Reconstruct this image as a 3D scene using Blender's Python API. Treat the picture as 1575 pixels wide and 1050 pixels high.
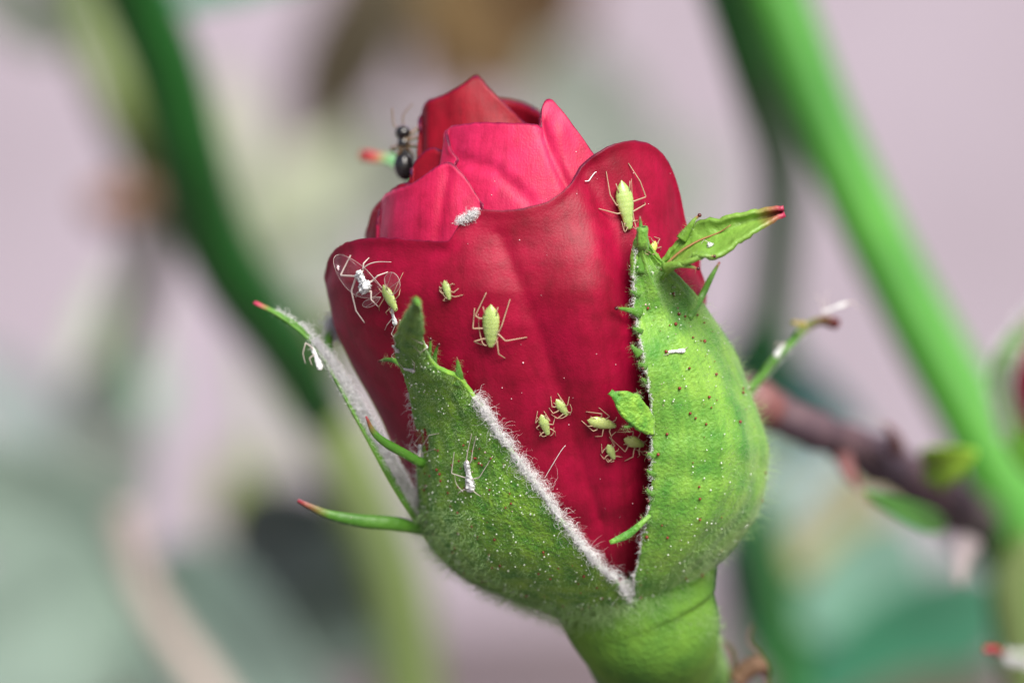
import bpy, math, random
import numpy as np
from mathutils import Vector, noise
from mathutils.bvhtree import BVHTree

random.seed(7)
rng = np.random.default_rng(11)
SC = bpy.context.scene
for _o in list(bpy.data.objects):
    bpy.data.objects.remove(_o)
COL = SC.collection
R = math.radians

# ------------------------------------------------------------------ camera
# The place is built ten times life size: 1 cm here is 1 mm of the real bud.
W_FOCUS = 0.45                 # width of the view in the plane of focus
K = W_FOCUS / 1575.0           # one "step" of the layout grid in that plane
D = 2.25                       # camera to plane of focus (y = 0)
cam_d = bpy.data.cameras.new('camera')
cam = bpy.data.objects.new('camera', cam_d)
COL.objects.link(cam)
cam.location = (0, -D, 0)
cam.rotation_euler = (R(90), 0, 0)
cam_d.sensor_width = 36.0
cam_d.lens = 180.0
cam_d.clip_start = 0.05
cam_d.clip_end = 100.0
cam_d.dof.use_dof = True
cam_d.dof.focus_distance = D + 0.0
cam_d.dof.aperture_fstop = 2.5
SC.camera = cam

# ------------------------------------------------------------------ light
SUN_TO = Vector((0.32, -0.78, 0.72)).normalized()     # towards the sun
elev = math.asin(SUN_TO.z)
azim = math.atan2(SUN_TO.x, SUN_TO.y)
world = bpy.data.worlds.new('World')
SC.world = world
world.use_nodes = True
wn = world.node_tree.nodes
wl = world.node_tree.links
bg = wn['Background']
sky = wn.new('ShaderNodeTexSky')
sky.sky_type = 'NISHITA'
sky.sun_disc = False
sky.sun_elevation = elev
sky.sun_rotation = azim
sky.dust_density = 3.0
wl.new(sky.outputs[0], bg.inputs['Color'])
bg.inputs['Strength'].default_value = 0.075
sun_d = bpy.data.lights.new('sun', 'SUN')
sun_d.energy = 4.0
sun_d.angle = R(34)
sun_d.color = (1.0, 0.95, 0.88)
sun = bpy.data.objects.new('sun', sun_d)
COL.objects.link(sun)
sun.rotation_euler = SUN_TO.to_track_quat('Z', 'Y').to_euler()
sun.location = SUN_TO * 5

SC.view_settings.view_transform = 'Standard'
SC.view_settings.look = 'None'
SC.view_settings.gamma = 1.0
SC.view_settings.use_curve_mapping = False
SC.view_settings.exposure = 0.62
SC.render.engine = 'CYCLES'
SC.cycles.use_denoising = True
SC.cycles.max_bounces = 14
SC.cycles.diffuse_bounces = 10
SC.cycles.transmission_bounces = 8
SC.cycles.transparent_max_bounces = 12

# ------------------------------------------------------------------ layout helpers
def far(y):
    """depth table of the surroundings: everything beyond 0.5 is spaced out farther back"""
    return y if y < 0.5 else 0.5 + (y - 0.5) * 1.5

def P(px, py, y):
    """point at depth y behind the plane of focus, on the layout grid of that depth"""
    y = far(y)
    s = K * (D + y) / D
    return Vector(((px - 787.5) * s, y, -(py - 525.0) * s))

def catmull(pts, n):
    """resample a polyline of tuples with a Catmull-Rom spline, n points evenly by length"""
    p = np.array(pts, float)
    if len(p) == 2:
        t = np.linspace(0, 1, n)[:, None]
        return p[0] * (1 - t) + p[1] * t
    q = np.vstack([2 * p[0] - p[1], p, 2 * p[-1] - p[-2]])
    out = []
    for i in range(1, len(q) - 2):
        t = np.linspace(0, 1, 24, endpoint=False)[:, None]
        a, b, c, d = q[i - 1], q[i], q[i + 1], q[i + 2]
        out.append(0.5 * ((2 * b) + (c - a) * t + (2 * a - 5 * b + 4 * c - d) * t ** 2 + (-a + 3 * b - 3 * c + d) * t ** 3))
    out.append(q[-2][None])
    o = np.vstack(out)
    seg = np.r_[0, np.cumsum(np.linalg.norm(np.diff(o, axis=0), axis=1))]
    s = np.linspace(0, seg[-1], n)
    return np.stack([np.interp(s, seg, o[:, k]) for k in range(o.shape[1])], 1)

def nz(a, b, c=0.0):
    return noise.noise(Vector((a, b, c)))

def empty(name, loc, label=None, cat=None, group=None):
    o = bpy.data.objects.new(name, None)
    COL.objects.link(o)
    o.location = loc
    o.empty_display_size = 0.01
    if label: o['label'] = label
    if cat: o['category'] = cat
    if group: o['group'] = group
    return o

def rootloc(parent):
    l = Vector((0, 0, 0))
    while parent is not None:
        l += parent.location
        parent = parent.parent
    return l

BVH_SRC = []        # world-space (verts, faces) of surfaces that things stand on

def link(name, verts, faces, mat, parent=None, uvs=None, smooth=True, loc=None):
    """one mesh object; verts are world positions and are stored relative to the parent's origin"""
    v = np.asarray(verts, float)
    base = rootloc(parent) if parent is not None else Vector((0, 0, 0))
    own = Vector((0, 0, 0))
    if parent is None:
        own = Vector(v.mean(0)) if loc is None else Vector(loc)
        base = own
    me = bpy.data.meshes.new(name)
    v = v - np.array(base)
    me.from_pydata(v.tolist(), [], [list(map(int, f)) for f in faces])
    if uvs is not None:
        lay = me.uv_layers.new(name='uv')
        idx = np.empty(len(me.loops), int)
        me.loops.foreach_get('vertex_index', idx)
        lay.data.foreach_set('uv', np.asarray(uvs, float)[idx].ravel())
    if smooth:
        me.polygons.foreach_set('use_smooth', [True] * len(me.polygons))
    if mat is not None:
        me.materials.append(mat)
    o = bpy.data.objects.new(name, me)
    COL.objects.link(o)
    o.location = own
    if parent is not None:
        o.parent = parent
        o.location = (0, 0, 0)
    return o

def grid_faces(nv, nu):
    i = np.arange(nv - 1)[:, None] * nu + np.arange(nu - 1)[None]
    i = i.ravel()
    return np.stack([i, i + 1, i + nu + 1, i + nu], 1)

def sheet(name, V, mat, parent, thick=0.0, surf=False, inward=True):
    """a curved sheet from a grid of points V[nv][nu]; V[0] is the free end, given a real thickness"""
    nv, nu = V.shape[:2]
    f = grid_faces(nv, nu)
    uu, vv = np.meshgrid(np.linspace(0, 1, nu), np.linspace(1, 0, nv))
    o = link(name, V.reshape(-1, 3), f, mat, parent, np.stack([uu.ravel(), vv.ravel()], 1))
    if surf:
        BVH_SRC.append((V.reshape(-1, 3), f))
    if thick:
        m = o.modifiers.new('thickness', 'SOLIDIFY')
        m.thickness = thick
        m.offset = 1.0 if inward else -1.0
    return o

def tube_arrays(pts, radii, sides=12, flat=1.0, cap=True, flat_axis=None):
    p = np.asarray(pts, float)
    n = len(p)
    r = np.asarray(radii, float) if np.ndim(radii) else np.full(n, float(radii))
    t = np.gradient(p, axis=0)
    t /= np.linalg.norm(t, axis=1)[:, None] + 1e-12
    ref = np.array(flat_axis if flat_axis is not None else (0, -1, 0.01), float)
    verts = []
    ang = np.arange(sides) * 2 * math.pi / sides
    for i in range(n):
        b = np.cross(t[i], ref)
        if np.linalg.norm(b) < 1e-4:
            b = np.cross(t[i], (1, 0, 0.1))
        b /= np.linalg.norm(b)
        c = np.cross(b, t[i])
        verts.append(p[i] + r[i] * (np.cos(ang)[:, None] * b + flat * np.sin(ang)[:, None] * c))
    v = np.vstack(verts)
    faces = []
    for i in range(n - 1):
        for k in range(sides):
            a = i * sides + k
            b2 = i * sides + (k + 1) % sides
            faces.append([a, b2, b2 + sides, a + sides])
    uv = np.stack([np.tile(np.arange(sides) / sides, n), np.repeat(np.linspace(0, 1, n), sides)], 1)
    if cap:
        v = np.vstack([v, p[0], p[-1]])
        uv = np.vstack([uv, [0.5, 0], [0.5, 1]])
        m = n * sides
        for k in range(sides):
            faces.append([m, (k + 1) % sides, k])
            faces.append([m + 1, (n - 1) * sides + k, (n - 1) * sides + (k + 1) % sides])
    return v, faces, uv

def join(parts):
    vs, fs, us, off = [], [], [], 0
    for v, f, u in parts:
        vs.append(v); us.append(u)
        fs += [[i + off for i in q] for q in f]
        off += len(v)
    return np.vstack(vs), fs, np.vstack(us)

def tube(name, pts3, radii_px, mat, parent=None, n=30, sides=12, flat=1.0, surf=False, lumpy=0.0):
    """tapered round stem through (px, py, depth) points; radii in layout steps at that depth"""
    q = catmull(pts3, n)
    rr = np.interp(np.linspace(0, 1, n), np.linspace(0, 1, len(radii_px)), radii_px)
    w = np.array([P(*a) for a in q])
    rad = rr * K * (D + np.array([far(a) for a in q[:, 2]])) / D
    if lumpy:
        rad = rad * np.array([1 + lumpy * nz(i * 0.35, rr[0]) for i in range(n)])
    v, f, u = tube_arrays(w, rad, sides, flat)
    if surf:
        BVH_SRC.append((v, f))
    return link(name, v, f, mat, parent, u)

def ball_arrays(c, r, squash=(1, 1, 1), nu=8, nv=6):
    v, u = [], []
    for j in range(nv + 1):
        a = math.pi * j / nv
        for i in range(nu):
            b = 2 * math.pi * i / nu
            v.append((c[0] + r * squash[0] * math.sin(a) * math.cos(b), c[1] + r * squash[1] * math.sin(a) * math.sin(b), c[2] + r * squash[2] * math.cos(a)))
            u.append((i / nu, j / nv))
    f = []
    for j in range(nv):
        for i in range(nu):
            a = j * nu + i; b = j * nu + (i + 1) % nu
            f.append([a, a + nu, b + nu, b])
    return np.array(v), f, np.array(u)

# ------------------------------------------------------------------ materials
def mat(name, col, col2=None, scale=40.0, rough=0.5, sss=0.0, sheen=0.0, sheen_tint=(1, 1, 1), bump=0.0, bump_scale=200.0, spec=0.5,
        tip=None, tip_at=0.85, tip_w=0.14, detail=4.0, trans=0.0, alpha=1.0, stretch=(1, 1, 1), coat=0.0, streak=0.0):
    m = bpy.data.materials.new(name)
    m.use_nodes = True
    nt = m.node_tree
    N, L = nt.nodes, nt.links
    b = N['Principled BSDF']
    b.inputs['Roughness'].default_value = rough
    b.inputs['Specular IOR Level'].default_value = spec
    tc = N.new('ShaderNodeTexCoord')
    mp = N.new('ShaderNodeMapping')
    mp.inputs['Scale'].default_value = stretch
    L.new(tc.outputs['Object'], mp.inputs['Vector'])
    if col2 is None:
        col2 = tuple(c * 0.8 for c in col)
    n1 = N.new('ShaderNodeTexNoise')
    n1.inputs['Scale'].default_value = scale
    n1.inputs['Detail'].default_value = detail
    L.new(mp.outputs[0], n1.inputs['Vector'])
    ramp = N.new('ShaderNodeValToRGB')
    ramp.color_ramp.elements[0].position = 0.32
    ramp.color_ramp.elements[1].position = 0.68
    ramp.color_ramp.elements[0].color = (*col2, 1)
    ramp.color_ramp.elements[1].color = (*col, 1)
    L.new(n1.outputs['Fac'], ramp.inputs['Fac'])
    out = ramp.outputs['Color']
    if streak:                               # lengthwise veins of a sepal
        ms_ = N.new('ShaderNodeMapping'); ms_.inputs['Scale'].default_value = (26, 3.0, 1)
        L.new(tc.outputs['UV'], ms_.inputs['Vector'])
        ns_ = N.new('ShaderNodeTexNoise'); ns_.inputs['Scale'].default_value = 1.0; ns_.inputs['Detail'].default_value = 5
        L.new(ms_.outputs[0], ns_.inputs['Vector'])
        rs_ = N.new('ShaderNodeValToRGB')
        rs_.color_ramp.elements[0].position = 0.3; rs_.color_ramp.elements[1].position = 0.62
        rs_.color_ramp.elements[0].color = (0.55, 0.68, 0.6, 1); rs_.color_ramp.elements[1].color = (1.25, 1.15, 1.25, 1)
        L.new(ns_.outputs['Fac'], rs_.inputs['Fac'])
        mk = N.new('ShaderNodeMixRGB'); mk.blend_type = 'MULTIPLY'; mk.inputs['Fac'].default_value = streak
        L.new(out, mk.inputs['Color1']); L.new(rs_.outputs[0], mk.inputs['Color2'])
        out = mk.outputs['Color']
    if tip is not None:                      # pigmented tip, along the part's own length
        sep = N.new('ShaderNodeSeparateXYZ')
        L.new(tc.outputs['UV'], sep.inputs[0])
        mr = N.new('ShaderNodeMapRange')
        mr.inputs['From Min'].default_value = tip_at - tip_w * 0.55
        mr.inputs['From Max'].default_value = tip_at + tip_w * 0.45
        L.new(sep.outputs['Y'], mr.inputs['Value'])
        mx = N.new('ShaderNodeMixRGB')
        L.new(mr.outputs[0], mx.inputs['Fac'])
        L.new(out, mx.inputs['Color1'])
        mx.inputs['Color2'].default_value = (*tip, 1)
        out = mx.outputs['Color']
    L.new(out, b.inputs['Base Color'])
    if sss:
        b.inputs['Subsurface Weight'].default_value = sss
        b.inputs['Subsurface Radius'].default_value = (0.006, 0.006, 0.003)
        b.inputs['Subsurface Scale'].default_value = 1.0
    if sheen:
        b.inputs['Sheen Weight'].default_value = sheen
        b.inputs['Sheen Roughness'].default_value = 0.45
        b.inputs['Sheen Tint'].default_value = (*sheen_tint, 1)
    if coat:
        b.inputs['Coat Weight'].default_value = coat
        b.inputs['Coat Roughness'].default_value = 0.12
    if alpha < 1:
        b.inputs['Alpha'].default_value = alpha
    if bump:
        n2 = N.new('ShaderNodeTexNoise')
        n2.inputs['Scale'].default_value = bump_scale
        n2.inputs['Detail'].default_value = 3
        L.new(mp.outputs[0], n2.inputs['Vector'])
        bp = N.new('ShaderNodeBump')
        bp.inputs['Strength'].default_value = bump
        bp.inputs['Distance'].default_value = 0.002
        L.new(n2.outputs['Fac'], bp.inputs['Height'])
        L.new(bp.outputs[0], b.inputs['Normal'])
    if trans:
        tr = N.new('ShaderNodeBsdfTranslucent')
        L.new(out, tr.inputs['Color'])
        ms = N.new('ShaderNodeMixShader')
        ms.inputs['Fac'].default_value = trans
        L.new(b.outputs[0], ms.inputs[1])
        L.new(tr.outputs[0], ms.inputs[2])
        L.new(ms.outputs[0], N['Material Output'].inputs['Surface'])
    return m

def petal_mat(name, c_hi, c_lo, rim=(0.09, 0.004, 0.03), veins=18.0, sheen=0.10):
    m = bpy.data.materials.new(name)
    m.use_nodes = True
    nt = m.node_tree
    N, L = nt.nodes, nt.links
    b = N['Principled BSDF']
    b.inputs['Roughness'].default_value = 0.5
    b.inputs['Specular IOR Level'].default_value = 0.32
    b.inputs['Sheen Weight'].default_value = sheen
    b.inputs['Sheen Roughness'].default_value = 0.35
    b.inputs['Sheen Tint'].default_value = (1.0, 0.28, 0.45, 1)
    tc = N.new('ShaderNodeTexCoord')
    # blotchy pigment
    n1 = N.new('ShaderNodeTexNoise')
    n1.inputs['Scale'].default_value = 30
    n1.inputs['Detail'].default_value = 6
    n1.inputs['Roughness'].default_value = 0.62
    L.new(tc.outputs['Object'], n1.inputs['Vector'])
    ramp = N.new('ShaderNodeValToRGB')
    ramp.color_ramp.elements[0].position = 0.33
    ramp.color_ramp.elements[1].position = 0.66
    ramp.color_ramp.elements[0].color = (*c_lo, 1)
    ramp.color_ramp.elements[1].color = (*c_hi, 1)
    L.new(n1.outputs['Fac'], ramp.inputs['Fac'])
    # veins run along the petal from base to rim
    mp = N.new('ShaderNodeMapping')
    mp.inputs['Scale'].default_value = (veins, 1.6, 1)
    L.new(tc.outputs['UV'], mp.inputs['Vector'])
    nv = N.new('ShaderNodeTexNoise')
    nv.inputs['Scale'].default_value = 2.0
    nv.inputs['Detail'].default_value = 5
    nv.inputs['Roughness'].default_value = 0.6
    L.new(mp.outputs[0], nv.inputs['Vector'])
    rv = N.new('ShaderNodeValToRGB')
    rv.color_ramp.elements[0].position = 0.36
    rv.color_ramp.elements[1].position = 0.5
    rv.color_ramp.elements[0].color = (0.72, 0.6, 0.66, 1)
    rv.color_ramp.elements[1].color = (1, 1, 1, 1)
    L.new(nv.outputs['Fac'], rv.inputs['Fac'])
    mul = N.new('ShaderNodeMixRGB')
    mul.blend_type = 'MULTIPLY'
    mul.inputs['Fac'].default_value = 0.35
    L.new(ramp.outputs[0], mul.inputs['Color1'])
    L.new(rv.outputs[0], mul.inputs['Color2'])
    wv = N.new('ShaderNodeTexWave'); wv.wave_type = 'BANDS'; wv.bands_direction = 'X'
    wv.inputs['Scale'].default_value = 11.0; wv.inputs['Distortion'].default_value = 5.0; wv.inputs['Detail'].default_value = 4.0; wv.inputs['Detail Scale'].default_value = 1.5
    mpw = N.new('ShaderNodeMapping'); mpw.inputs['Scale'].default_value = (1, 0.35, 1)
    L.new(tc.outputs['UV'], mpw.inputs['Vector']); L.new(mpw.outputs[0], wv.inputs['Vector'])
    rw = N.new('ShaderNodeValToRGB'); rw.color_ramp.elements[0].position = 0.0; rw.color_ramp.elements[1].position = 0.22
    rw.color_ramp.elements[0].color = (0.66, 0.5, 0.6, 1); rw.color_ramp.elements[1].color = (1, 1, 1, 1)
    L.new(wv.outputs['Fac'], rw.inputs['Fac'])
    mulw = N.new('ShaderNodeMixRGB'); mulw.blend_type = 'MULTIPLY'; mulw.inputs['Fac'].default_value = 0.22
    L.new(mul.outputs[0], mulw.inputs['Color1']); L.new(rw.outputs[0], mulw.inputs['Color2'])
    mul = mulw
    # small darker bruises
    vo = N.new('ShaderNodeTexNoise')
    vo.inputs['Scale'].default_value = 150
    vo.inputs['Detail'].default_value = 5
    L.new(tc.outputs['Object'], vo.inputs['Vector'])
    rb = N.new('ShaderNodeValToRGB')
    rb.color_ramp.elements[0].position = 0.25
    rb.color_ramp.elements[1].position = 0.60
    rb.color_ramp.elements[0].color = (0.50, 0.3, 0.4, 1)
    rb.color_ramp.elements[1].color = (1, 1, 1, 1)
    L.new(vo.outputs['Fac'], rb.inputs['Fac'])
    mul2 = N.new('ShaderNodeMixRGB')
    mul2.blend_type = 'MULTIPLY'
    mul2.inputs['Fac'].default_value = 0.55
    L.new(mul.outputs[0], mul2.inputs['Color1'])
    L.new(rb.outputs[0], mul2.inputs['Color2'])
    # dark margin pigment
    sep = N.new('ShaderNodeSeparateXYZ')
    L.new(tc.outputs['UV'], sep.inputs[0])
    ad = N.new('ShaderNodeMath'); ad.operation = 'MULTIPLY_ADD'
    L.new(nv.outputs['Fac'], ad.inputs[0]); ad.inputs[1].default_value = 0.022
    L.new(sep.outputs['Y'], ad.inputs[2])
    mr = N.new('ShaderNodeMapRange')
    mr.inputs['From Min'].default_value = 1.000
    mr.inputs['From Max'].default_value = 1.014
    L.new(ad.outputs[0], mr.inputs['Value'])
    mx = N.new('ShaderNodeMixRGB')
    L.new(mr.outputs[0], mx.inputs['Fac'])
    L.new(mul2.outputs[0], mx.inputs['Color1'])
    mx.inputs['Color2'].default_value = (*rim, 1)
    L.new(mx.outputs[0], b.inputs['Base Color'])
    # relief: fine fibres and grain
    mp2 = N.new('ShaderNodeMapping')
    mp2.inputs['Scale'].default_value = (210, 60, 1)
    L.new(tc.outputs['UV'], mp2.inputs['Vector'])
    nb = N.new('ShaderNodeTexNoise')
    nb.inputs['Scale'].default_value = 1.0
    nb.inputs['Detail'].default_value = 4
    L.new(mp2.outputs[0], nb.inputs['Vector'])
    ng = N.new('ShaderNodeTexNoise')
    ng.inputs['Scale'].default_value = 1100
    ng.inputs['Detail'].default_value = 2
    L.new(tc.outputs['Object'], ng.inputs['Vector'])
    sm = N.new('ShaderNodeMath'); sm.operation = 'MULTIPLY_ADD'
    L.new(ng.outputs['Fac'], sm.inputs[0]); sm.inputs[1].default_value = 0.9
    L.new(nb.outputs['Fac'], sm.inputs[2])
    bp = N.new('ShaderNodeBump')
    bp.inputs['Strength'].default_value = 0.22
    bp.inputs['Distance'].default_value = 0.0007
    L.new(sm.outputs[0], bp.inputs['Height'])
    L.new(bp.outputs[0], b.inputs['Normal'])
    tr = N.new('ShaderNodeBsdfTranslucent')
    L.new(mx.outputs[0], tr.inputs['Color'])
    ms = N.new('ShaderNodeMixShader')
    ms.inputs['Fac'].default_value = 0.12
    L.new(b.outputs[0], ms.inputs[1])
    L.new(tr.outputs[0], ms.inputs[2])
    L.new(ms.outputs[0], N['Material Output'].inputs['Surface'])
    return m

M = {}
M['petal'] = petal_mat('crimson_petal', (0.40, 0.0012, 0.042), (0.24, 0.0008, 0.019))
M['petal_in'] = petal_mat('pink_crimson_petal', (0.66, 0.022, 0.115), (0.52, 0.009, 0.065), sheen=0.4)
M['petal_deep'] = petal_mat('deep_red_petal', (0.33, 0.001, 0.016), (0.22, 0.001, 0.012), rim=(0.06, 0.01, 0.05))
M['sepal'] = mat('sepal_green', (0.28, 0.54, 0.050), (0.075, 0.29, 0.026), scale=150, rough=0.55, sheen=0.25, sheen_tint=(0.8, 1, 0.8), bump=0.7, bump_scale=620, spec=0.45, detail=8, trans=0.16, streak=0.45)
M['sepal_light'] = mat('sepal_yellow_green', (0.24, 0.48, 0.060), (0.070, 0.27, 0.030), scale=70, rough=0.5, sheen=0.25, sheen_tint=(0.9, 1, 0.8), bump=0.45, bump_scale=620, spec=0.45, detail=8, trans=0.12, streak=0.55)
M['lobe'] = mat('lobe_green_red_tip', (0.10, 0.28, 0.03), (0.06, 0.20, 0.02), scale=70, rough=0.45, bump=0.3, bump_scale=300, tip=(0.34, 0.03, 0.06), tip_at=0.88, tip_w=0.26, trans=0.1)
M['lobe_light'] = mat('leafy_lobe_red_tip', (0.25, 0.44, 0.075), (0.17, 0.35, 0.045), scale=60, rough=0.45, bump=0.5, bump_scale=260, tip=(0.40, 0.03, 0.08), tip_at=0.90, tip_w=0.18, trans=0.15)
M['thin_lobe'] = mat('thin_lobe_green', (0.11, 0.29, 0.035), (0.07, 0.21, 0.022), scale=90, rough=0.45, bump=0.3, tip=(0.20, 0.03, 0.04), tip_at=0.93, trans=0.1)
M['stem'] = mat('bud_stem_green', (0.15, 0.33, 0.03), (0.055, 0.18, 0.02), scale=36, rough=0.75, bump=0.35, bump_scale=420, detail=8, trans=0.06, streak=0.4)
M['wool'] = mat('white_wool', (0.93, 0.94, 0.95), (0.90, 0.91, 0.93), rough=0.7, spec=0.3, trans=0.12)
M['fuzz'] = mat('pale_fuzz', (0.56, 0.78, 0.38), (0.36, 0.60, 0.22), rough=0.35, spec=0.6, trans=0.3)
M['gland'] = mat('dark_gland', (0.10, 0.012, 0.012), (0.05, 0.006, 0.008), rough=0.2, spec=0.7)
M['gland_red'] = mat('red_gland', (0.24, 0.03, 0.02), (0.14, 0.02, 0.012), rough=0.35)
M['dew'] = mat('resin_bead', (0.75, 0.82, 0.7), (0.6, 0.7, 0.55), rough=0.08, spec=1.0, coat=0.6, alpha=0.75)
M['aphid'] = mat('aphid_green', (0.47, 0.57, 0.20), (0.31, 0.43, 0.10), scale=75, rough=0.38, sss=0.5, spec=0.55, bump=0.12, bump_scale=260, coat=0.3)
M['aphid_b'] = mat('aphid_grey_green', (0.42, 0.55, 0.19), (0.27, 0.40, 0.10), scale=75, rough=0.38, sss=0.5, spec=0.55, bump=0.12, bump_scale=260, coat=0.3)
M['aphid_c'] = mat('aphid_lime', (0.46, 0.58, 0.13), (0.28, 0.42, 0.06), scale=75, rough=0.34, sss=0.5, spec=0.55, bump=0.12, bump_scale=260, coat=0.4)
M['aphid_leg'] = mat('aphid_leg', (0.62, 0.46, 0.32), (0.52, 0.36, 0.24), rough=0.35, trans=0.3, alpha=0.85)
M['aphid_pale'] = mat('aphid_yellow', (0.62, 0.62, 0.16), (0.50, 0.52, 0.10), rough=0.35, sss=0.3)
M['eye'] = mat('insect_eye', (0.07, 0.012, 0.01), (0.05, 0.01, 0.01), rough=0.2)
M['skin'] = mat('shed_skin_white', (0.92, 0.94, 0.95), (0.75, 0.78, 0.80), scale=300, rough=0.4, trans=0.2, bump=0.4, bump_scale=400)
M['skin_leg'] = mat('shed_skin_leg', (0.80, 0.74, 0.70), (0.7, 0.62, 0.58), rough=0.35, trans=0.4)
M['ant'] = mat('ant_black', (0.022, 0.020, 0.022), (0.012, 0.011, 0.012), rough=0.22, spec=0.7)
M['ant_leg'] = mat('ant_brown', (0.22, 0.12, 0.04), (0.14, 0.08, 0.03), rough=0.35)

def wing_mat():
    m = bpy.data.materials.new('clear_wing')
    m.use_nodes = True
    N, L = m.node_tree.nodes, m.node_tree.links
    g = N.new('ShaderNodeBsdfGlossy'); g.inputs['Roughness'].default_value = 0.18
    g.inputs['Color'].default_value = (0.9, 0.75, 0.8, 1)
    t = N.new('ShaderNodeBsdfTransparent')
    d = N.new('ShaderNodeBsdfTranslucent'); d.inputs['Color'].default_value = (0.8, 0.7, 0.72, 1)
    m1 = N.new('ShaderNodeMixShader'); m1.inputs['Fac'].default_value = 0.07
    m2 = N.new('ShaderNodeMixShader'); m2.inputs['Fac'].default_value = 0.06
    L.new(t.outputs[0], m1.inputs[1]); L.new(d.outputs[0], m1.inputs[2])
    L.new(m1.outputs[0], m2.inputs[1]); L.new(g.outputs[0], m2.inputs[2])
    L.new(m2.outputs[0], N['Material Output'].inputs['Surface'])
    return m
M['wing'] = wing_mat()

# ------------------------------------------------------------------ setting: wall far behind, ground far below
wm = mat('lilac_render_wall', (0.335, 0.295, 0.355), (0.28, 0.245, 0.29), scale=1.6, rough=0.9, bump=0.4, bump_scale=14, spec=0.2)
WY = 4.4
def wall_sheet():
    nu, nv = 60, 40
    X, Z = np.meshgrid(np.linspace(-5, 5, nu), np.linspace(3.5, -1.6, nv))
    Y = np.array([[WY + 0.012 * nz(x * 2.1, z * 2.3) for x in X[0]] for z in Z[:, 0]])
    return np.stack([X, Y, Z], 2)
wo = sheet('wall', wall_sheet(), wm, None, 0.3)
wo['label'] = 'pale lilac plastered garden wall far behind the rose bush'
wo['category'] = 'wall'
gm = mat('mauve_paving', (0.15, 0.115, 0.13), (0.11, 0.085, 0.09), scale=9, rough=0.95, bump=1.0, bump_scale=40)
X, Y = np.meshgrid(np.linspace(-5, 5, 50), np.linspace(WY + 0.3, -5, 50))
Z = np.array([[-0.36 + 0.01 * nz(x * 3, y * 3) for x in X[0]] for y in Y[:, 0]])
go = sheet('ground', np.stack([X, Y, Z], 2), gm, None)
go['kind'] = 'structure'

# ------------------------------------------------------------------ hair
def hairs(name, roots, dirs, lens, rad, material, parent, segs=5, curl=0.25, freq=5.0, droop=0.0, stuff=True):
    roots = np.asarray(roots, float); dirs = np.asarray(dirs, float)
    n = len(roots)
    dirs = dirs / (np.linalg.norm(dirs, axis=1)[:, None] + 1e-12)
    h = rng.normal(size=(n, 3))
    p1 = np.cross(dirs, h); p1 /= np.linalg.norm(p1, axis=1)[:, None] + 1e-12
    p2 = np.cross(dirs, p1)
    lens = np.asarray(lens, float)[:, None]
    s = np.linspace(0, 1, segs + 1)
    ph = rng.uniform(0, 6.28, (n, 1)); fr = freq * rng.uniform(0.5, 1.3, (n, 1))
    a1 = curl * rng.uniform(0.3, 1.2, (n, 1)); a2 = curl * rng.uniform(0.3, 1.2, (n, 1))
    rings = []
    ang = np.arange(3) * 2 * math.pi / 3
    for k in s:
        o1 = a1 * (np.sin(ph + fr * k) - np.sin(ph)); o2 = a2 * (np.cos(ph + fr * k) - np.cos(ph))
        c = roots + lens * (dirs * k + p1 * o1 + p2 * o2)
        c[:, 2] -= (droop * lens * k * k)[:, 0]
        r = rad * (1 - 0.75 * k)
        for a in ang:
            rings.append(c + r * (math.cos(a) * p1 + math.sin(a) * p2))
    V = np.stack(rings, 1)                        # n, (segs+1)*3, 3
    m = V.shape[1]
    fl = []
    for k in range(segs):
        for a in range(3):
            b = (a + 1) % 3
            fl.append([k * 3 + a, k * 3 + b, k * 3 + 3 + b, k * 3 + 3 + a])
    fl = np.array(fl)
    F = (fl[None] + (np.arange(n) * m)[:, None, None]).reshape(-1, 4)
    o = link(name, V.reshape(-1, 3), F, material, parent)
    if stuff:
        o['kind'] = 'stuff'
    return o

def sample(V, n, u0=0, u1=1, v0=0, v1=1):
    """random points and normals (towards the viewer's side of the sheet) on a grid of points"""
    nv, nu = V.shape[:2]
    u = rng.uniform(u0, u1, n) * (nu - 1.001); v = rng.uniform(v0, v1, n) * (nv - 1.001)
    i = v.astype(int); j = u.astype(int)
    fu = (u - j)[:, None]; fv = (v - i)[:, None]
    a, b, c, d = V[i, j], V[i, j + 1], V[i + 1, j], V[i + 1, j + 1]
    p = (a * (1 - fu) + b * fu) * (1 - fv) + (c * (1 - fu) + d * fu) * fv
    nrm = np.cross(b - a, c - a)
    nrm /= np.linalg.norm(nrm, axis=1)[:, None] + 1e-12
    return p, nrm

# ------------------------------------------------------------------ the bud's round layers
def smooth_table(tab):
    t = np.array(tab, float)
    py = np.arange(t[0, 0], t[-1, 0] + 1)
    L = np.interp(py, t[:, 0], t[:, 1]); Rr = np.interp(py, t[:, 0], t[:, 2])
    k = np.exp(-np.linspace(-2, 2, 41) ** 2); k /= k.sum()
    pad = lambda a: np.convolve(np.r_[2 * a[0] - a[20:0:-1], a, 2 * a[-1] - a[-2:-22:-1]], k, 'valid')
    return py, pad(L), pad(Rr)

class Layer:
    def __init__(self, tab, dy=0.0, ratio=0.85):
        self.py, self.L, self.R = smooth_table(tab)
        self.dy, self.ratio = dy, ratio
    def cw(self, py):
        l = np.interp(py, self.py, self.L); r = np.interp(py, self.py, self.R)
        return (l + r) / 2, (r - l) / 2
    def yc(self, py):
        return np.interp(py, [100, 450, 950, 1100], [0.045, 0.05, 0.075, 0.10]) + self.dy
    def theta(self, px, py):
        c, w = self.cw(py)
        return math.degrees(math.asin(max(-1.0, min(1.0, (px - c) / w))))
    def pos(self, th, py, off=0.0, out=0.0):
        c, w = self.cw(py)
        a = math.radians(th)
        y = self.yc(py) - (w + off) * K * self.ratio * math.cos(a) - out * K
        return P(c + (w + off) * math.sin(a), py, y)

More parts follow.
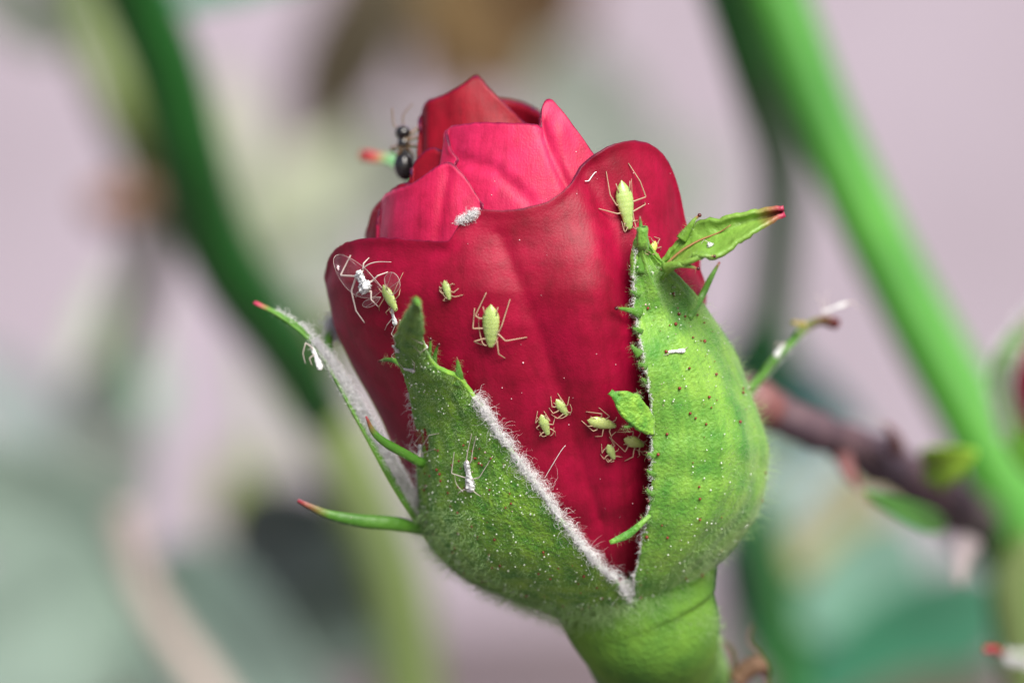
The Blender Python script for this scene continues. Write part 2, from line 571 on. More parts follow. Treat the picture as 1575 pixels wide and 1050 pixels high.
OUT = Layer([(100, 560, 1035), (216, 545, 1046), (260, 535, 1051), (300, 524, 1056), (340, 514, 1062), (370, 507, 1070), (400, 504, 1078), (440, 502, 1083),
             (500, 514, 1088), (560, 540, 1092), (650, 588, 1090), (770, 645, 1075), (850, 725, 1050), (900, 805, 1030), (940, 885, 1010)])
CAL = Layer([(300, 500, 1075), (400, 497, 1082), (480, 520, 1090), (540, 545, 1128), (600, 575, 1150), (650, 605, 1168), (690, 622, 1180), (760, 638, 1174), (800, 648, 1158),
             (850, 672, 1118), (880, 704, 1085), (910, 758, 1062), (940, 830, 1050), (970, 895, 1046), (990, 930, 1044)], ratio=0.9)
LA = Layer([(130, 700, 930), (200, 668, 975), (300, 640, 1010), (400, 620, 1030), (600, 640, 1040), (900, 860, 1010)], dy=-0.002)
LB = Layer([(90, 690, 800), (150, 652, 830), (230, 645, 860), (320, 640, 880), (600, 700, 980), (900, 880, 990)], dy=0.022)
LC = Layer([(230, 606, 860), (290, 592, 880), (340, 585, 900), (420, 580, 920), (600, 640, 1000), (900, 860, 1010)], dy=-0.008)
LD = Layer([(200, 622, 840), (260, 606, 860), (340, 595, 880), (600, 660, 980), (900, 870, 1000)], dy=0.006)
LE = Layer([(250, 590, 880), (300, 574, 900), (350, 564, 920), (420, 560, 940), (600, 620, 1020), (900, 850, 1010)], dy=0.012)
LF = Layer([(250, 596, 880), (300, 585, 900), (350, 578, 920), (420, 570, 940), (600, 625, 1020), (900, 850, 1010)], dy=0.002)

def seg_dist(px, py, line):
    best = 1e9
    for (x0, y0), (x1, y1) in zip(line[:-1], line[1:]):
        dx, dy = x1 - x0, y1 - y0
        t = max(0, min(1, ((px - x0) * dx + (py - y0) * dy) / (dx * dx + dy * dy)))
        best = min(best, math.hypot(px - x0 - t * dx, py - y0 - t * dy))
    return best

def petal_grid(lay, top, base_py=925, nu=90, nv=60, disp=None, roll=3.0, jag=1.0, seed=0.0):
    """top edge given left to right as ('t', theta, py) or (px, py) on the layer"""
    tp = []
    for q in top:
        tp.append((q[1], q[2]) if q[0] == 't' else (lay.theta(*q), q[1]))
    e = catmull([(a * 3.0, b) for a, b in tp], nu)
    V = np.zeros((nv, nu, 3))
    for j in range(nu):
        th = e[j, 0] / 3.0
        pt = e[j, 1] + jag * nz(j * 0.55, seed, 3.1) + jag * 0.6 * nz(j * 1.7, seed, 9.1)
        for i in range(nv):
            t = (i / (nv - 1)) ** 1.15
            py = pt + (base_py - pt) * t
            off = 3.0 * nz(th * 0.03 + seed, py * 0.012, 0.3) + 1.2 * nz(th * 0.09, py * 0.03, seed)
            off += roll * math.exp(-((py - pt) / 11.0) ** 2)
            if disp:
                c, w = lay.cw(py)
                off += disp(c + w * math.sin(R(th)), py, th)
            V[i, j] = lay.pos(th, py, off)
    return V

BUD = empty('rose_bud', P(1040, 1080, 0.12), 'half-open crimson rose bud with hairy green sepals, covered in aphids', 'rose bud')

midrib = [(768, 360), (800, 440), (830, 510), (856, 585), (888, 685), (925, 800)]
valley = [(905, 262), (938, 330), (960, 400), (972, 470)]
lip = [(700, 356), (722, 342), (780, 340), (840, 325)]
def front_disp(px, py, th):
    if abs(th) > 88:
        return 0.0
    d = seg_dist(px, py, midrib)
    o = -4.0 * math.exp(-(d / 7.0) ** 2) - 9.0 * math.exp(-(d / 36.0) ** 2)
    o += -18.0 * math.exp(-(seg_dist(px, py, valley) / 24.0) ** 2)
    o += 24.0 * math.exp(-((px - 905) / 52.0) ** 2 - ((py - 480) / 190.0) ** 2)
    o += 5.0 * math.exp(-(seg_dist(px, py, lip) / 24.0) ** 2)
    o += -7.0 * math.exp(-((px - 650) / 60.0) ** 2 - ((py - 470) / 110.0) ** 2)
    o += 8.0 * math.exp(-((px - 1000) / 45.0) ** 2 - ((py - 290) / 80.0) ** 2)
    return o

front_top = [('t', -150, 420), ('t', -125, 400), ('t', -102, 408), (503, 425), (509, 399), (522, 380), (548, 369), (590, 365), (640, 369), (688, 370), (704, 352), (720, 330), (740, 322),
             (780, 323), (820, 316), (846, 307), (870, 288), (893, 262), (915, 238), (940, 222), (965, 216), (990, 220), (1010, 235), (1026, 262), (1039, 300), (1048, 335), (1061, 372), (1074, 412), ('t', 92, 450), ('t', 110, 500)]
GF = petal_grid(OUT, front_top, nu=200, nv=120, base_py=885, disp=front_disp, roll=4.0, jag=1.6, seed=1.0)
sheet('petal', GF, M['petal'], BUD, 0.0016, surf=True)
# bright inner petal with folded pointed corner
a_top = [('t', -78, 330), (700, 262), (697, 225), (693, 197), (712, 191), (745, 188), (790, 189), (824, 191), (834, 196), (833, 175), (836, 157), (846, 152), (858, 165), (876, 188), (895, 213), (914, 240), (935, 268), ('t', 65, 310), ('t', 88, 350)]
def a_disp(px, py, th):
    return -7 * math.exp(-(seg_dist(px, py, [(705, 245), (760, 262), (815, 310)]) / 8.0) ** 2) + 9 * math.exp(-((px - 860) / 18.0) ** 2 - ((py - 190) / 40.0) ** 2) - 8 * math.exp(-(seg_dist(px, py, [(832, 190), (850, 240), (875, 290)]) / 7.0) ** 2)
sheet('petal', petal_grid(LA, a_top, nu=130, nv=70, disp=a_disp, seed=2.0), M['petal_in'], BUD, 0.0016, surf=True)
b_top = [('t', -95, 235), (655, 205), (653, 175), (663, 158), (684, 146), (712, 130), (733, 115), (748, 130), (768, 152), (788, 172), (806, 189), ('t', 70, 220), ('t', 95, 260)]
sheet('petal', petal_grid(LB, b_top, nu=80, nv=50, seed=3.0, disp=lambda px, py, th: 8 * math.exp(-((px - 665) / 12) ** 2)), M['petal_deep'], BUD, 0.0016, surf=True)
c_top = [('t', -88, 345), (587, 325), (590, 305), (604, 293), (630, 284), (650, 272), (672, 256), (688, 250), (700, 256), (714, 270), (727, 290), (738, 308), (748, 330), ('t', 30, 370)]
sheet('petal', petal_grid(LC, c_top, nu=80, nv=50, seed=4.0, roll=2.0, disp=lambda px, py, th: -5 * math.exp(-(seg_dist(px, py, [(690, 262), (678, 320), (670, 380)]) / 7) ** 2)), M['petal_in'], BUD, 0.0016, surf=True)
d_top = [('t', -70, 300), (634, 275), (640, 250), (655, 232), (668, 227), (682, 233), (700, 243), (720, 262), ('t', 20, 300)]
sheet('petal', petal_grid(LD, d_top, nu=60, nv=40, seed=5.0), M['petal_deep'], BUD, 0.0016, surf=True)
e_top = [('t', -130, 360), ('t', -100, 370), (567, 350), (575, 325), (590, 305), (606, 290), (625, 281), (650, 290), ('t', -10, 330)]
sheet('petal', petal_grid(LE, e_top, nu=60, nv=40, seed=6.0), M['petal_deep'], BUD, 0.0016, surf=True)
f_top = [('t', -95, 370), (583, 340), (589, 312), (597, 300), (612, 294), (640, 300), ('t', -10, 340)]
sheet('petal', petal_grid(LF, f_top, nu=50, nv=40, seed=7.0), M['petal_in'], BUD, 0.0016, surf=True)
# petals that close the far side of the bud
for lay, a0, a1, p0, sd in ((LE, 60, 175, 250, 8.0), (LA, 75, 190, 235, 9.0), (OUT, 95, 230, 330, 10.0), (LB, 80, 270, 150, 11.0)):
    tops = [('t', a0 + (a1 - a0) * k / 8, p0 + 60 * abs(k / 4 - 1) ** 2.2) for k in range(9)]
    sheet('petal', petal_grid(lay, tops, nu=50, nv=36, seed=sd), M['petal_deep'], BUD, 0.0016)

# ------------------------------------------------------------------ sepals
def edge(lay, pts, n):
    q = []
    for p in pts:
        q.append((p[1] * 3.0, p[2]) if p[0] == 't' else (lay.theta(*p) * 3.0, p[1]))
    e = catmull(q, n)
    e[:, 0] /= 3.0
    return e

def sepal_grid(lay, left, right, nv, nu, off=5.0, keel=0.0, keel_at=0.5, lift=None, seed=0.0, rim=0.0, jag=0.7):
    a = edge(lay, left, nv); b = edge(lay, right, nv)
    V = np.zeros((nv, nu, 3))
    for i in range(nv):
        for j in range(nu):
            u = j / (nu - 1)
            th = a[i, 0] * (1 - u) + b[i, 0] * u
            py = a[i, 1] * (1 - u) + b[i, 1] * u
            o = off + keel * math.exp(-((u - keel_at) / 0.16) ** 2) + 2.2 * nz(th * 0.06, py * 0.02, seed) + 4.2 * nz(u * 9.0, i * 0.022, seed + 2) + 1.2 * nz(u * 15.0, i * 0.12, seed + 5) + rim * (abs(2 * u - 1) ** 6)
            edge_j = jag * (1 - min(1, 4 * min(u, 1 - u)))
            py += edge_j * nz(i * 0.5, u * 7, seed) * 3
            th += edge_j * (nz(i * 0.45, u * 5, seed + 4) * 0.9 + nz(i * 1.3, u * 5, seed + 4) * 0.5)
            out = lift(i / (nv - 1), u) if lift else 0.0
            V[i, j] = lay.pos(th, py, o, out)
    return V

# front sepal, lower left of the bud
fs_left = [(640, 463), (630, 474), (620, 494), (611, 520), (613, 548), (627, 582), (638, 630), (644, 680), (645, 730), (648, 775), ('t', -88, 815), ('t', -86, 855), ('t', -80, 892), ('t', -72, 925), ('t', -62, 958), ('t', -44, 994)]
fs_right = [(643, 463), (651, 474), (654, 498), (656, 530), (666, 556), (684, 572), (708, 583), (738, 622), (768, 668), (800, 712), (832, 755), (862, 798), (893, 838), (925, 876), (952, 900), (984, 948)]
def fs_lift(t, u):
    return 22.0 * (1 - (2 * u - 1) ** 2) * max(0.0, 1 - t / 0.35) + -34.0 * max(0.0, (t - 0.88) / 0.12) ** 1.5 + 170.0 * max(0.0, 1 - t / 0.30) ** 1.6 + 8 * math.exp(-((u - 0.30) / 0.13) ** 2) * min(1, t * 2.2) * (1 - t) - 8.0 * math.exp(-((u - 0.19) / 0.05) ** 2) * (1 if 0.35 < t < 0.9 else 0)
GS = sepal_grid(CAL, fs_left, fs_right, 120, 44, off=4.0, lift=fs_lift, seed=1.0)
S_FRONT = sheet('sepal', GS, M['sepal'], BUD, 0.0022, surf=True)
S_FRONT['label'] = 'green sepal with thick white wool along its edge'
# right sepal
rs_left = [(985, 350), (979, 376), (975, 400), (974, 430), (976, 460), (980, 500), (988, 545), (996, 590), (1000, 640), (999, 690), (1001, 740), (995, 785), (985, 830), (978, 870), (974, 915), (980, 945)]
rs_right = [(987, 350), (994, 374), (1006, 392), (1030, 412), (1058, 440), ('t', 80, 478), ('t', 92, 520), ('t', 100, 560), ('t', 108, 610), ('t', 112, 660), ('t', 112, 710), ('t', 108, 760), ('t', 102, 805), ('t', 96, 845), ('t', 86, 885), ('t', 72, 940)]
def rs_lift(t, u):
    return -34.0 * max(0.0, 1 - u / 0.38) ** 1.3 * max(0.0, min(1.0, (t - 0.38) / 0.16)) * (1 if t < 0.8 else (1 - t) / 0.2) + -34.0 * max(0.0, (t - 0.90) / 0.10) ** 1.5 + 26.0 * max(0.0, 1 - t / 0.22) ** 1.5 + 10 * math.exp(-((u - 0.34) / 0.16) ** 2) * (1 - 0.5 * t) + 7 * math.exp(-((u - 0.72) / 0.1) ** 2) * t - 6 * math.exp(-((u - 0.52) / 0.06) ** 2)
GR = sepal_grid(CAL, rs_left, rs_right, 120, 48, off=3.0, lift=rs_lift, seed=4.0)
S_RIGHT = sheet('sepal', GR, M['sepal_light'], BUD, 0.0022, surf=True)
S_RIGHT['label'] = 'bulging yellow-green sepal dotted with red glands'

# ribbons: sepals that stand away from the bud
def ribbon_grid(spine, widths, facing, nv=70, nu=14, cup=0.25, seed=0.0):
    """spine of (px,py,depth); widths in steps; facing = direction the inner face looks"""
    q = catmull(spine, nv)
    w = np.array([P(*a) for a in q])
    wd = np.interp(np.linspace(0, 1, nv), np.linspace(0, 1, len(widths)), widths) * K
    t = np.gradient(w, axis=0); t /= np.linalg.norm(t, axis=1)[:, None]
    V = np.zeros((nv, nu, 3))
    for i in range(nv):
        f = np.array(facing, float); f -= t[i] * f.dot(t[i]); f /= np.linalg.norm(f)
        b = np.cross(t[i], f)
        for j in range(nu):
            u = 2 * j / (nu - 1) - 1
            V[i, j] = w[i] + b * u * wd[i] + f * wd[i] * cup * (u * u - 0.4) + 0.0006 * nz(i * 0.15, u * 2, seed) * f
    return V

# left sepal, edge-on, woolly inside
ls_spine = [(392, 465, 0.05), (430, 486, 0.045), (470, 515, 0.04), (508, 562, 0.034), (545, 625, 0.03), (585, 695, 0.032), (625, 765, 0.045), (660, 820, 0.072), (720, 880, 0.088), (800, 915, 0.10)]
GL = ribbon_grid(ls_spine, [3, 5, 7, 10, 13, 15, 17, 18, 16, 10], (0.45, -0.85, 0.36), nu=18)
S_LEFT = sheet('sepal', GL, mat('woolly_sepal_green', (0.13, 0.30, 0.035), (0.07, 0.2, 0.025), tip=(0.45, 0.05, 0.10), tip_at=0.975, tip_w=0.03), BUD, 0.0008, surf=True)
S_LEFT['label'] = 'narrow sepal standing out sideways, woolly white inside, red tip'
tube('lobe', [(512, 560, 0.05), (505, 530, 0.055), (510, 508, 0.06), (522, 492, 0.064)], [6, 7, 6, 2], M['lobe'], S_LEFT, n=12, flat=0.4)
# far right sepal tip
GQ = ribbon_grid([(1292, 500, 0.15), (1272, 496, 0.145), (1245, 506, 0.14), (1215, 535, 0.13), (1180, 575, 0.12), (1130, 640, 0.11), (1080, 760, 0.10), (1030, 920, 0.10)], [2, 4, 8, 13, 18, 40, 50, 40], (-0.5, 0.5, 0.5), nu=12)
S_FAR = sheet('sepal', GQ, M['thin_lobe'], BUD, 0.003, surf=True)
S_FAR['label'] = 'arched sepal tip carrying shed skins beyond the bulging sepal'
# back sepal showing left of the ant
GB = ribbon_grid([(558, 239, 0.19), (580, 243, 0.185), (610, 256, 0.18), (640, 300, 0.165), (660, 420, 0.16), (720, 620, 0.155), (830, 820, 0.14), (960, 940, 0.11)], [2, 8, 12, 20, 60, 90, 80, 30], (0.2, -1, 0.2), nu=12)
S_BACK = sheet('sepal', GB, mat('far_sepal_green', (0.16, 0.42, 0.17), (0.12, 0.36, 0.13), tip=(0.55, 0.05, 0.05), tip_at=0.965, tip_w=0.025, rough=0.5), BUD, 0.003)
S_BACK['label'] = 'green sepal tip with red point behind the ant'

def cast(px, py):
    return P(px, py, 0.0)

# lobes and spikes growing from the sepal edges
def spike(parent, pts, radii, m, gland=0.0, flat=0.55, n=16):
    o = tube('lobe', pts, radii, m, parent, n=n, sides=10, flat=flat, surf=True)
    q_ = catmull(pts, 40); n_h = 70
    idx = rng.integers(0, 36, n_h); rad_ = np.interp(idx / 39, np.linspace(0, 1, len(radii)), radii) * K
    dr = rng.normal(size=(n_h, 3)); dr /= np.linalg.norm(dr, axis=1)[:, None]
    hairs('fuzz', np.array([P(*q_[i_]) for i_ in idx]) + dr * rad_[:, None] * np.array([0.9, 0.5, 0.9]), dr, rng.uniform(0.3, 1, n_h) * 0.003, 0.00005, M['fuzz'], parent if parent.parent is BUD else parent.parent, segs=3, curl=0.25)
    if gland:
        e = pts[-1]
        v, f, u = ball_arrays(P(*e), gland * K, nu=10, nv=8)
        link('gland', v, f, M['gland'], o.parent, u)
    return o
def depth_on(lay, px, py, off=8.0):
    p = lay.pos(lay.theta(px, py), py, off)
    return p.y
zf = lambda px, py, o=10.0: depth_on(CAL, px, py, o)
zr = lambda px, py, o=10.0: zf(px, py, o) + 32 * K * max(0.0, min(1.0, (py - 560) / 95.0)) * max(0.0, min(1.0, (905 - py) / 80.0))
# front sepal's lobes
spike(S_FRONT, [(632, 575, zf(632, 575, 30)), (612, 557, zf(612, 557, 40)), (596, 553, zf(596, 553, 42)), (583, 555, zf(583, 555, 44))], [7, 5, 3.6, 1.6], M['thin_lobe'], 2.6)
spike(S_FRONT, [(664, 572, zf(664, 560, 22)), (667, 555, zf(667, 555, 26)), (672, 535, zf(672, 535, 28)), (675, 530, zf(675, 530, 28))], [10, 6, 2.6, 1.2], M['thin_lobe'], 3.0)
spike(S_FRONT, [(657, 560, zf(657, 560, 26)), (661, 540, zf(661, 540, 30)), (662, 521, zf(662, 521, 30))], [6, 3, 1.0], M['thin_lobe'], 2.6)
spike(S_FRONT, [(704, 592, zf(704, 592, 12)), (706, 575, zf(706, 575, 14)), (703, 550, zf(703, 550, 16))], [10, 5, 1.0], M['thin_lobe'], 0)
spike(S_FRONT, [(652, 714, 0.025), (622, 697, 0.018), (595, 682, 0.012), (575, 665, 0.008), (563, 640, 0.005)], [8, 7, 7, 5, 1.5], M['lobe'], 0)
spike(S_LEFT, [(655, 815, 0.06), (610, 805, 0.05), (560, 801, 0.045), (510, 792, 0.042), (480, 780, 0.04), (458, 769, 0.04)], [8, 11, 11, 9, 6, 2.5], M['lobe'], 0)
# right sepal's lobes
spike(S_RIGHT, [(985, 482, zr(985, 482)), (972, 478, zr(972, 478, 14)), (958, 475, zr(958, 475, 18)), (948, 474, zr(948, 474, 20))], [9, 5, 3, 1.4], M['thin_lobe'], 3.0)
spike(S_RIGHT, [(984, 545, zr(984, 545)), (975, 536, zr(975, 536, 12)), (970, 528, zr(970, 528, 12))], [8, 4, 1.2], M['thin_lobe'], 2.4)
spike(S_RIGHT, [(984, 420, zr(984, 420, 20)), (984, 385, zr(984, 385, 28)), (986, 355, zr(986, 355, 32)), (984, 332, zr(984, 332, 34))], [8, 6, 4.5, 1.5], M['thin_lobe'], 0)
spike(S_RIGHT, [(1060, 488, zf(1060, 488, 16)), (1078, 458, zf(1076, 458, 24)), (1094, 426, zf(1076, 440, 30)), (1107, 403, zf(1076, 430, 34))], [6, 5.5, 4.5, 1.6], M['thin_lobe'], 0)
spike(S_RIGHT, [(1000, 792, zr(1000, 792, 8)), (985, 806, zr(985, 806, 18)), (965, 822, zr(965, 822, 24)), (938, 834, zr(938, 834, 26))], [3, 5, 6.5, 3.5], M['sepal_light'], 0, flat=0.5)

def patch(name, A, B, parent, m, nv=30, nu=14, thick=0.002, bulge=0.0, surf=True):
    """a small leafy lobe between two edges of (px,py,depth)"""
    a = catmull(A, nv); b = catmull(B, nv)
    V = np.zeros((nv, nu, 3))
    for i in range(nv):
        for j in range(nu):
            u = j / (nu - 1)
            q = a[i] * (1 - u) + b[i] * u
            jg = (abs(2 * u - 1) ** 3) * 5.0 * nz(i * 0.55, u * 2, 3.3)
            V[i, j] = P(q[0], q[1] + jg, q[2] - bulge * (1 - (2 * u - 1) ** 2) + 0.0008 * nz(i * 0.2, u * 3, len(A)))
    return sheet(name, V, m, parent, thick, surf=surf), V
for k_, (tx, ty, ln) in enumerate([(980, 508, 9), (987, 562, 7), (994, 588, 9), (1000, 700, 6), (1001, 728, 8), (999, 758, 6), (992, 800, 7), (976, 452, 8), (975, 418, 7)]):
    spike(S_RIGHT, [(tx + 7, ty + 3, zr(tx + 7, ty, 3)), (tx, ty - 1, zr(tx, ty, 6)), (tx - ln, ty - 4 - 2 * (k_ % 3), zr(tx - ln, ty, 8))], [5, 3.2, 0.9], M['thin_lobe'], 1.9 if k_ % 2 else 2.3, n=8)
# broad tooth over the aphids
z0 = zr(985, 640, 16)
patch('lobe', [(938, 603, z0 - 0.006), (962, 603, z0 - 0.005), (985, 612, z0 - 0.002), (1003, 640, z0 + 0.004)], [(938, 603, z0 - 0.006), (952, 635, z0 - 0.005), (972, 655, z0 - 0.002), (1003, 672, z0 + 0.004)], S_RIGHT, M['sepal'], nv=18, nu=10)
spike(S_RIGHT, [(975, 652, z0 - 0.002), (965, 656, z0 - 0.003), (957, 656, z0 - 0.003)], [4, 2.5, 1.0], M['thin_lobe'], 2.6)
spike(S_RIGHT, [(980, 612, z0 - 0.002), (983, 606, z0 - 0.003), (984, 604, z0 - 0.003)], [4, 2.0, 1.0], M['thin_lobe'], 2.4)
# leafy appendage pointing right, two halves folded about a reddish midrib
zz = zf(1015, 410, 30)
apx, GAP = patch('leafy_tip', [(1206, 323, zz - 0.012), (1162, 329, zz - 0.010), (1122, 335, zz - 0.008), (1102, 342, zz - 0.006), (1084, 338, zz - 0.004), (1062, 350, zz), (1035, 385, zz + 0.002), (1008, 425, zz + 0.006)],
      [(1206, 326, zz - 0.012), (1168, 348, zz - 0.016), (1136, 368, zz - 0.017), (1104, 391, zz - 0.018), (1080, 392, zz - 0.018), (1056, 400, zz - 0.016), (1030, 408, zz - 0.008), (1012, 432, zz + 0.004)], S_RIGHT, M['lobe_light'], nv=44, nu=16, bulge=-0.006)
apx['label'] = 'pale green leafy sepal tip with crimson point'
tube('midrib', [(1016, 415, zz - 0.002), (1045, 388, zz - 0.0035), (1075, 370, zz - 0.004), (1105, 358, zz - 0.005), (1124, 346, zz - 0.0075)], [2.2, 2.0, 1.8, 1.4, 0.8], mat('reddish_vein', (0.30, 0.16, 0.06), (0.24, 0.12, 0.05)), apx, n=20, sides=6)
spike(apx, [(1048, 368, zz), (1060, 350, zz - 0.002), (1068, 338, zz - 0.003), (1076, 331, zz - 0.003)], [9, 6, 3.5, 1.5], M['lobe_light'], 3.2)
spike(apx, [(1022, 414, zz - 0.006), (1040, 407, zz - 0.012), (1058, 409, zz - 0.014), (1074, 413, zz - 0.014)], [10, 6, 3.5, 1.5], M['lobe_light'], 2.8)
spike(apx, [(1065, 392, zz - 0.015), (1082, 393, zz - 0.018), (1099, 394, zz - 0.018)], [5, 3, 1.5], M['lobe_light'], 2.6)

# receptacle and stem
REC = tube('receptacle', [(968, 860, 0.078), (975, 900, 0.080), (985, 938, 0.081), (997, 968, 0.086), (1006, 1000, 0.110), (1022, 1030, 0.140), (1040, 1060, 0.18), (1058, 1120, 0.26)], [118, 130, 120, 108, 99, 90, 80, 75], M['stem'], BUD, n=60, sides=40, flat=0.92, surf=True)
REC['label'] = 'pale green swollen stem top under the sepals'

# ------------------------------------------------------------------ wool, fuzz, glands on the sepals
def edge_hairs(V, side, n, length, spread, v0=0.0, v1=1.0):
    """wool rooted on one long edge of a sheet, pointing outward along the sheet"""
    nv, nu = V.shape[:2]
    v = rng.uniform(v0, v1, n) * (nv - 1.001)
    kp = np.array([nz(a * 0.9, side * 5.0, 4.4) > -0.28 or rng.random() < 0.25 for a in v]); v = v[kp]; n = len(v)
    i = v.astype(int); f = (v - i)[:, None]
    j = nu - 1 if side > 0 else 0
    jn = j - 1 if side > 0 else 1
    e = V[i, j] * (1 - f) + V[i + 1, j] * f
    inn = V[i, jn] * (1 - f) + V[i + 1, jn] * f
    d = e - inn; d /= np.linalg.norm(d, axis=1)[:, None] + 1e-12
    inset = rng.uniform(0, 1, (n, 1))
    cl = np.array([0.62 + 0.75 * nz(a * 0.42, side * 3.0, length * 500) + 0.4 * nz(a * 1.3, side, length * 500) for a in v])
    lean = np.array([[nz(a * 0.8, 1.5, 2.0), nz(a * 0.8, 7.5, 2.0), nz(a * 0.8, 3.5, 8.0)] for a in v]) * 1.3
    return e + (inn - e) * inset * 0.3, d + lean + rng.normal(size=(n, 3)) * spread, rng.uniform(0.3, 1.0, n) * length * np.clip(cl, 0.3, 1.5)

r_, d_, l_ = edge_hairs(GS, 1, 3600, 0.0080, 0.75, 0.30, 0.97)
r_[:, 1] += rng.uniform(-0.001, 0.005, len(r_))
hairs('wool', r_, d_, l_ * 1.15, 0.00010, M['wool'], S_FRONT, segs=8, curl=0.34, freq=8)
r_, d_, l_ = edge_hairs(GS, 1, 260, 0.016, 0.7, 0.30, 0.95)
hairs('wool', r_, d_, l_, 0.00007, M['wool'], S_FRONT, segs=7, curl=0.2, freq=5)
# dense felt lining the edge
r_, d_, l_ = edge_hairs(GS, 1, 3200, 0.0036, 1.0, 0.30, 0.985)
hairs('wool', r_, d_, l_, 0.00011, M['wool'], S_FRONT, segs=4, curl=0.4, freq=6)
r_, d_, l_ = edge_hairs(GS, -1, 700, 0.007, 0.7, 0.25, 0.9)
hairs('wool', r_, d_, l_, 0.00008, M['wool'], S_FRONT, segs=6, curl=0.3)
p, nrm = sample(GS, 8500, 0.02, 0.98, 0.0, 1.0)
sgn = np.sign(-(nrm[:, 1]))[:, None]; sgn[sgn == 0] = 1
def outward(p, nrm):
    c = np.array([[P(900, 700, 0.06)[0], 0.06, 0]])
    d = p - c; d[:, 2] = 0
    s = np.sign((nrm * d).sum(1))[:, None]
    return nrm * np.where(s == 0, 1, s)
nrm = outward(p, nrm)
down = np.array([0.1, 0, 0.6])
hairs('fuzz', p, nrm + rng.normal(size=p.shape) * 0.65 + down * 0.4, rng.uniform(0.3, 1.0, len(p)) * 0.0024, 0.00007, M['fuzz'], S_FRONT, segs=3, curl=0.25, freq=4)
p, nrm = sample(GR, 7500, 0.0, 0.85, 0.1, 1.0)
nrm = outward(p, nrm)
hairs('fuzz', p, nrm * 0.6 + rng.normal(size=p.shape) * 0.6 + down * 0.5, rng.uniform(0.3, 1.0, len(p)) * 0.0021, 0.00005, M['fuzz'], S_RIGHT, segs=3, curl=0.25, freq=4)
p, nrm = sample(GR, 900, 0.35, 0.9, 0.1, 0.9)
nrm = outward(p, nrm)
hairs('fuzz', p, nrm + rng.normal(size=p.shape) * 0.4, rng.uniform(0.4, 1.0, len(p)) * 0.008, 0.00006, M['fuzz'], S_RIGHT, segs=5, curl=0.2, freq=4)
r_, d_, l_ = edge_hairs(GR, -1, 1500, 0.0032, 0.8, 0.05, 0.95)
hairs('wool', r_, d_, l_, 0.00012, M['wool'], S_RIGHT, segs=4, curl=0.35)
# left sepal's woolly inner face, the outer margin stays green
LS0, LS1 = (0.42, 1.0) if GL[30, -1, 0] > GL[30, 0, 0] else (0.0, 0.58)
LSE = 1 if LS0 > 0.1 else -1
p, nrm = sample(GL, 9000, LS0, LS1, 0.17, 0.9)
f = np.array([0.62, -0.70, 0.36])
s = np.sign((nrm * f).sum(1))[:, None]
hairs('wool', p, nrm * s + rng.normal(size=p.shape) * 0.8, rng.uniform(0.4, 1.0, len(p)) * 0.0042, 0.00014, M['wool'], S_LEFT, segs=5, curl=0.35, freq=6)
for sd in (LSE,):
    r_, d_, l_ = edge_hairs(GL, sd, 2200, 0.0055, 0.8, 0.05, 0.9)
    hairs('wool', r_, d_, l_, 0.00012, M['wool'], S_LEFT, segs=5, curl=0.35)
r_ = np.array([P(rng.normal(516, 7), rng.normal(503, 9), rng.normal(0.062, 0.003)) for _ in range(900)])
hairs('wool', r_, rng.normal(size=r_.shape), rng.uniform(0.3, 1, len(r_)) * 0.006, 0.00013, M['wool'], S_LEFT, segs=4, curl=0.35)
r_, d_, l_ = edge_hairs(GQ, 1, 350, 0.004, 0.7, 0.1, 0.5)
hairs('wool', r_, d_, l_, 0.0001, M['wool'], S_FAR, segs=4, curl=0.3)
# fuzz on the lower left curve and receptacle
def rand_dir(n): return rng.normal(size=(n, 3))
nn = 1500
r_, d_ = [], []
for _ in range(nn):
    py = rng.uniform(780, 985); th = rng.uniform(-92, -40)
    r_.append(CAL.pos(th, py, 8)); d_.append(np.array([math.sin(R(th)), -math.cos(R(th)), -0.5]) + rng.normal(size=3) * 0.35)
hairs('fuzz', r_, d_, rng.uniform(0.3, 1, nn) * 0.0075, 0.00007, M['fuzz'], S_FRONT, segs=5, curl=0.3, freq=5)
pr_, dr_ = [], []
for _ in range(3600):
    k_ = rng.uniform(0.25, 0.95); a_ = rng.uniform(0, 6.283)
    q_ = catmull([(975, 900, 0.080), (985, 938, 0.081), (997, 968, 0.086), (1006, 1000, 0.110), (1022, 1030, 0.140), (1040, 1060, 0.18)], 12)[min(11, int(k_ * 12))]
    rr_ = np.interp(k_, [0, .2, .4, .6, .8, 1], [132, 122, 110, 101, 92, 82])
    o_ = Vector((math.cos(a_), -abs(math.sin(a_)) * 0.92, 0))
    pr_.append(P(*q_) + o_ * rr_ * K + Vector((0, 0, rng.uniform(-14, 14) * K))); dr_.append(np.array(o_) + rng.normal(size=3) * 0.5)
hairs('fuzz', pr_, dr_, rng.uniform(0.3, 1, len(pr_)) * 0.0060, 0.00007, M['fuzz'], REC, segs=4, curl=0.3)
nn = 2600
r_, d_ = [], []
for _ in range(nn):
    th = rng.uniform(-80, 75); py = rng.uniform(925, 962) - 30 * abs(math.sin(R(th))) ** 2
    r_.append(CAL.pos(th, py, 1, -8)); d_.append(np.array([math.sin(R(th)) * 0.6, -0.5 * math.cos(R(th)), -0.9]) + rng.normal(size=3) * 0.4)
hairs('fuzz', r_, d_, rng.uniform(0.3, 1, nn) * 0.0085, 0.00007, M['fuzz'], REC, segs=5, curl=0.3)
def beads(name, pts, radii, m, parent, squash=(1, 1, 1)):
    keep = [k for k, q in enumerate(pts) if nz(q[0] * 75, q[1] * 75, q[2] * 75) > -0.12]
    pts = [pts[k] for k in keep]; radii = [radii[k] for k in keep]
    v, f, u = join([ball_arrays(p_, r_, squash, 6, 4) for p_, r_ in zip(pts, radii)])
    o = link(name, v, f, m, parent, u); o['kind'] = 'stuff'
    return o
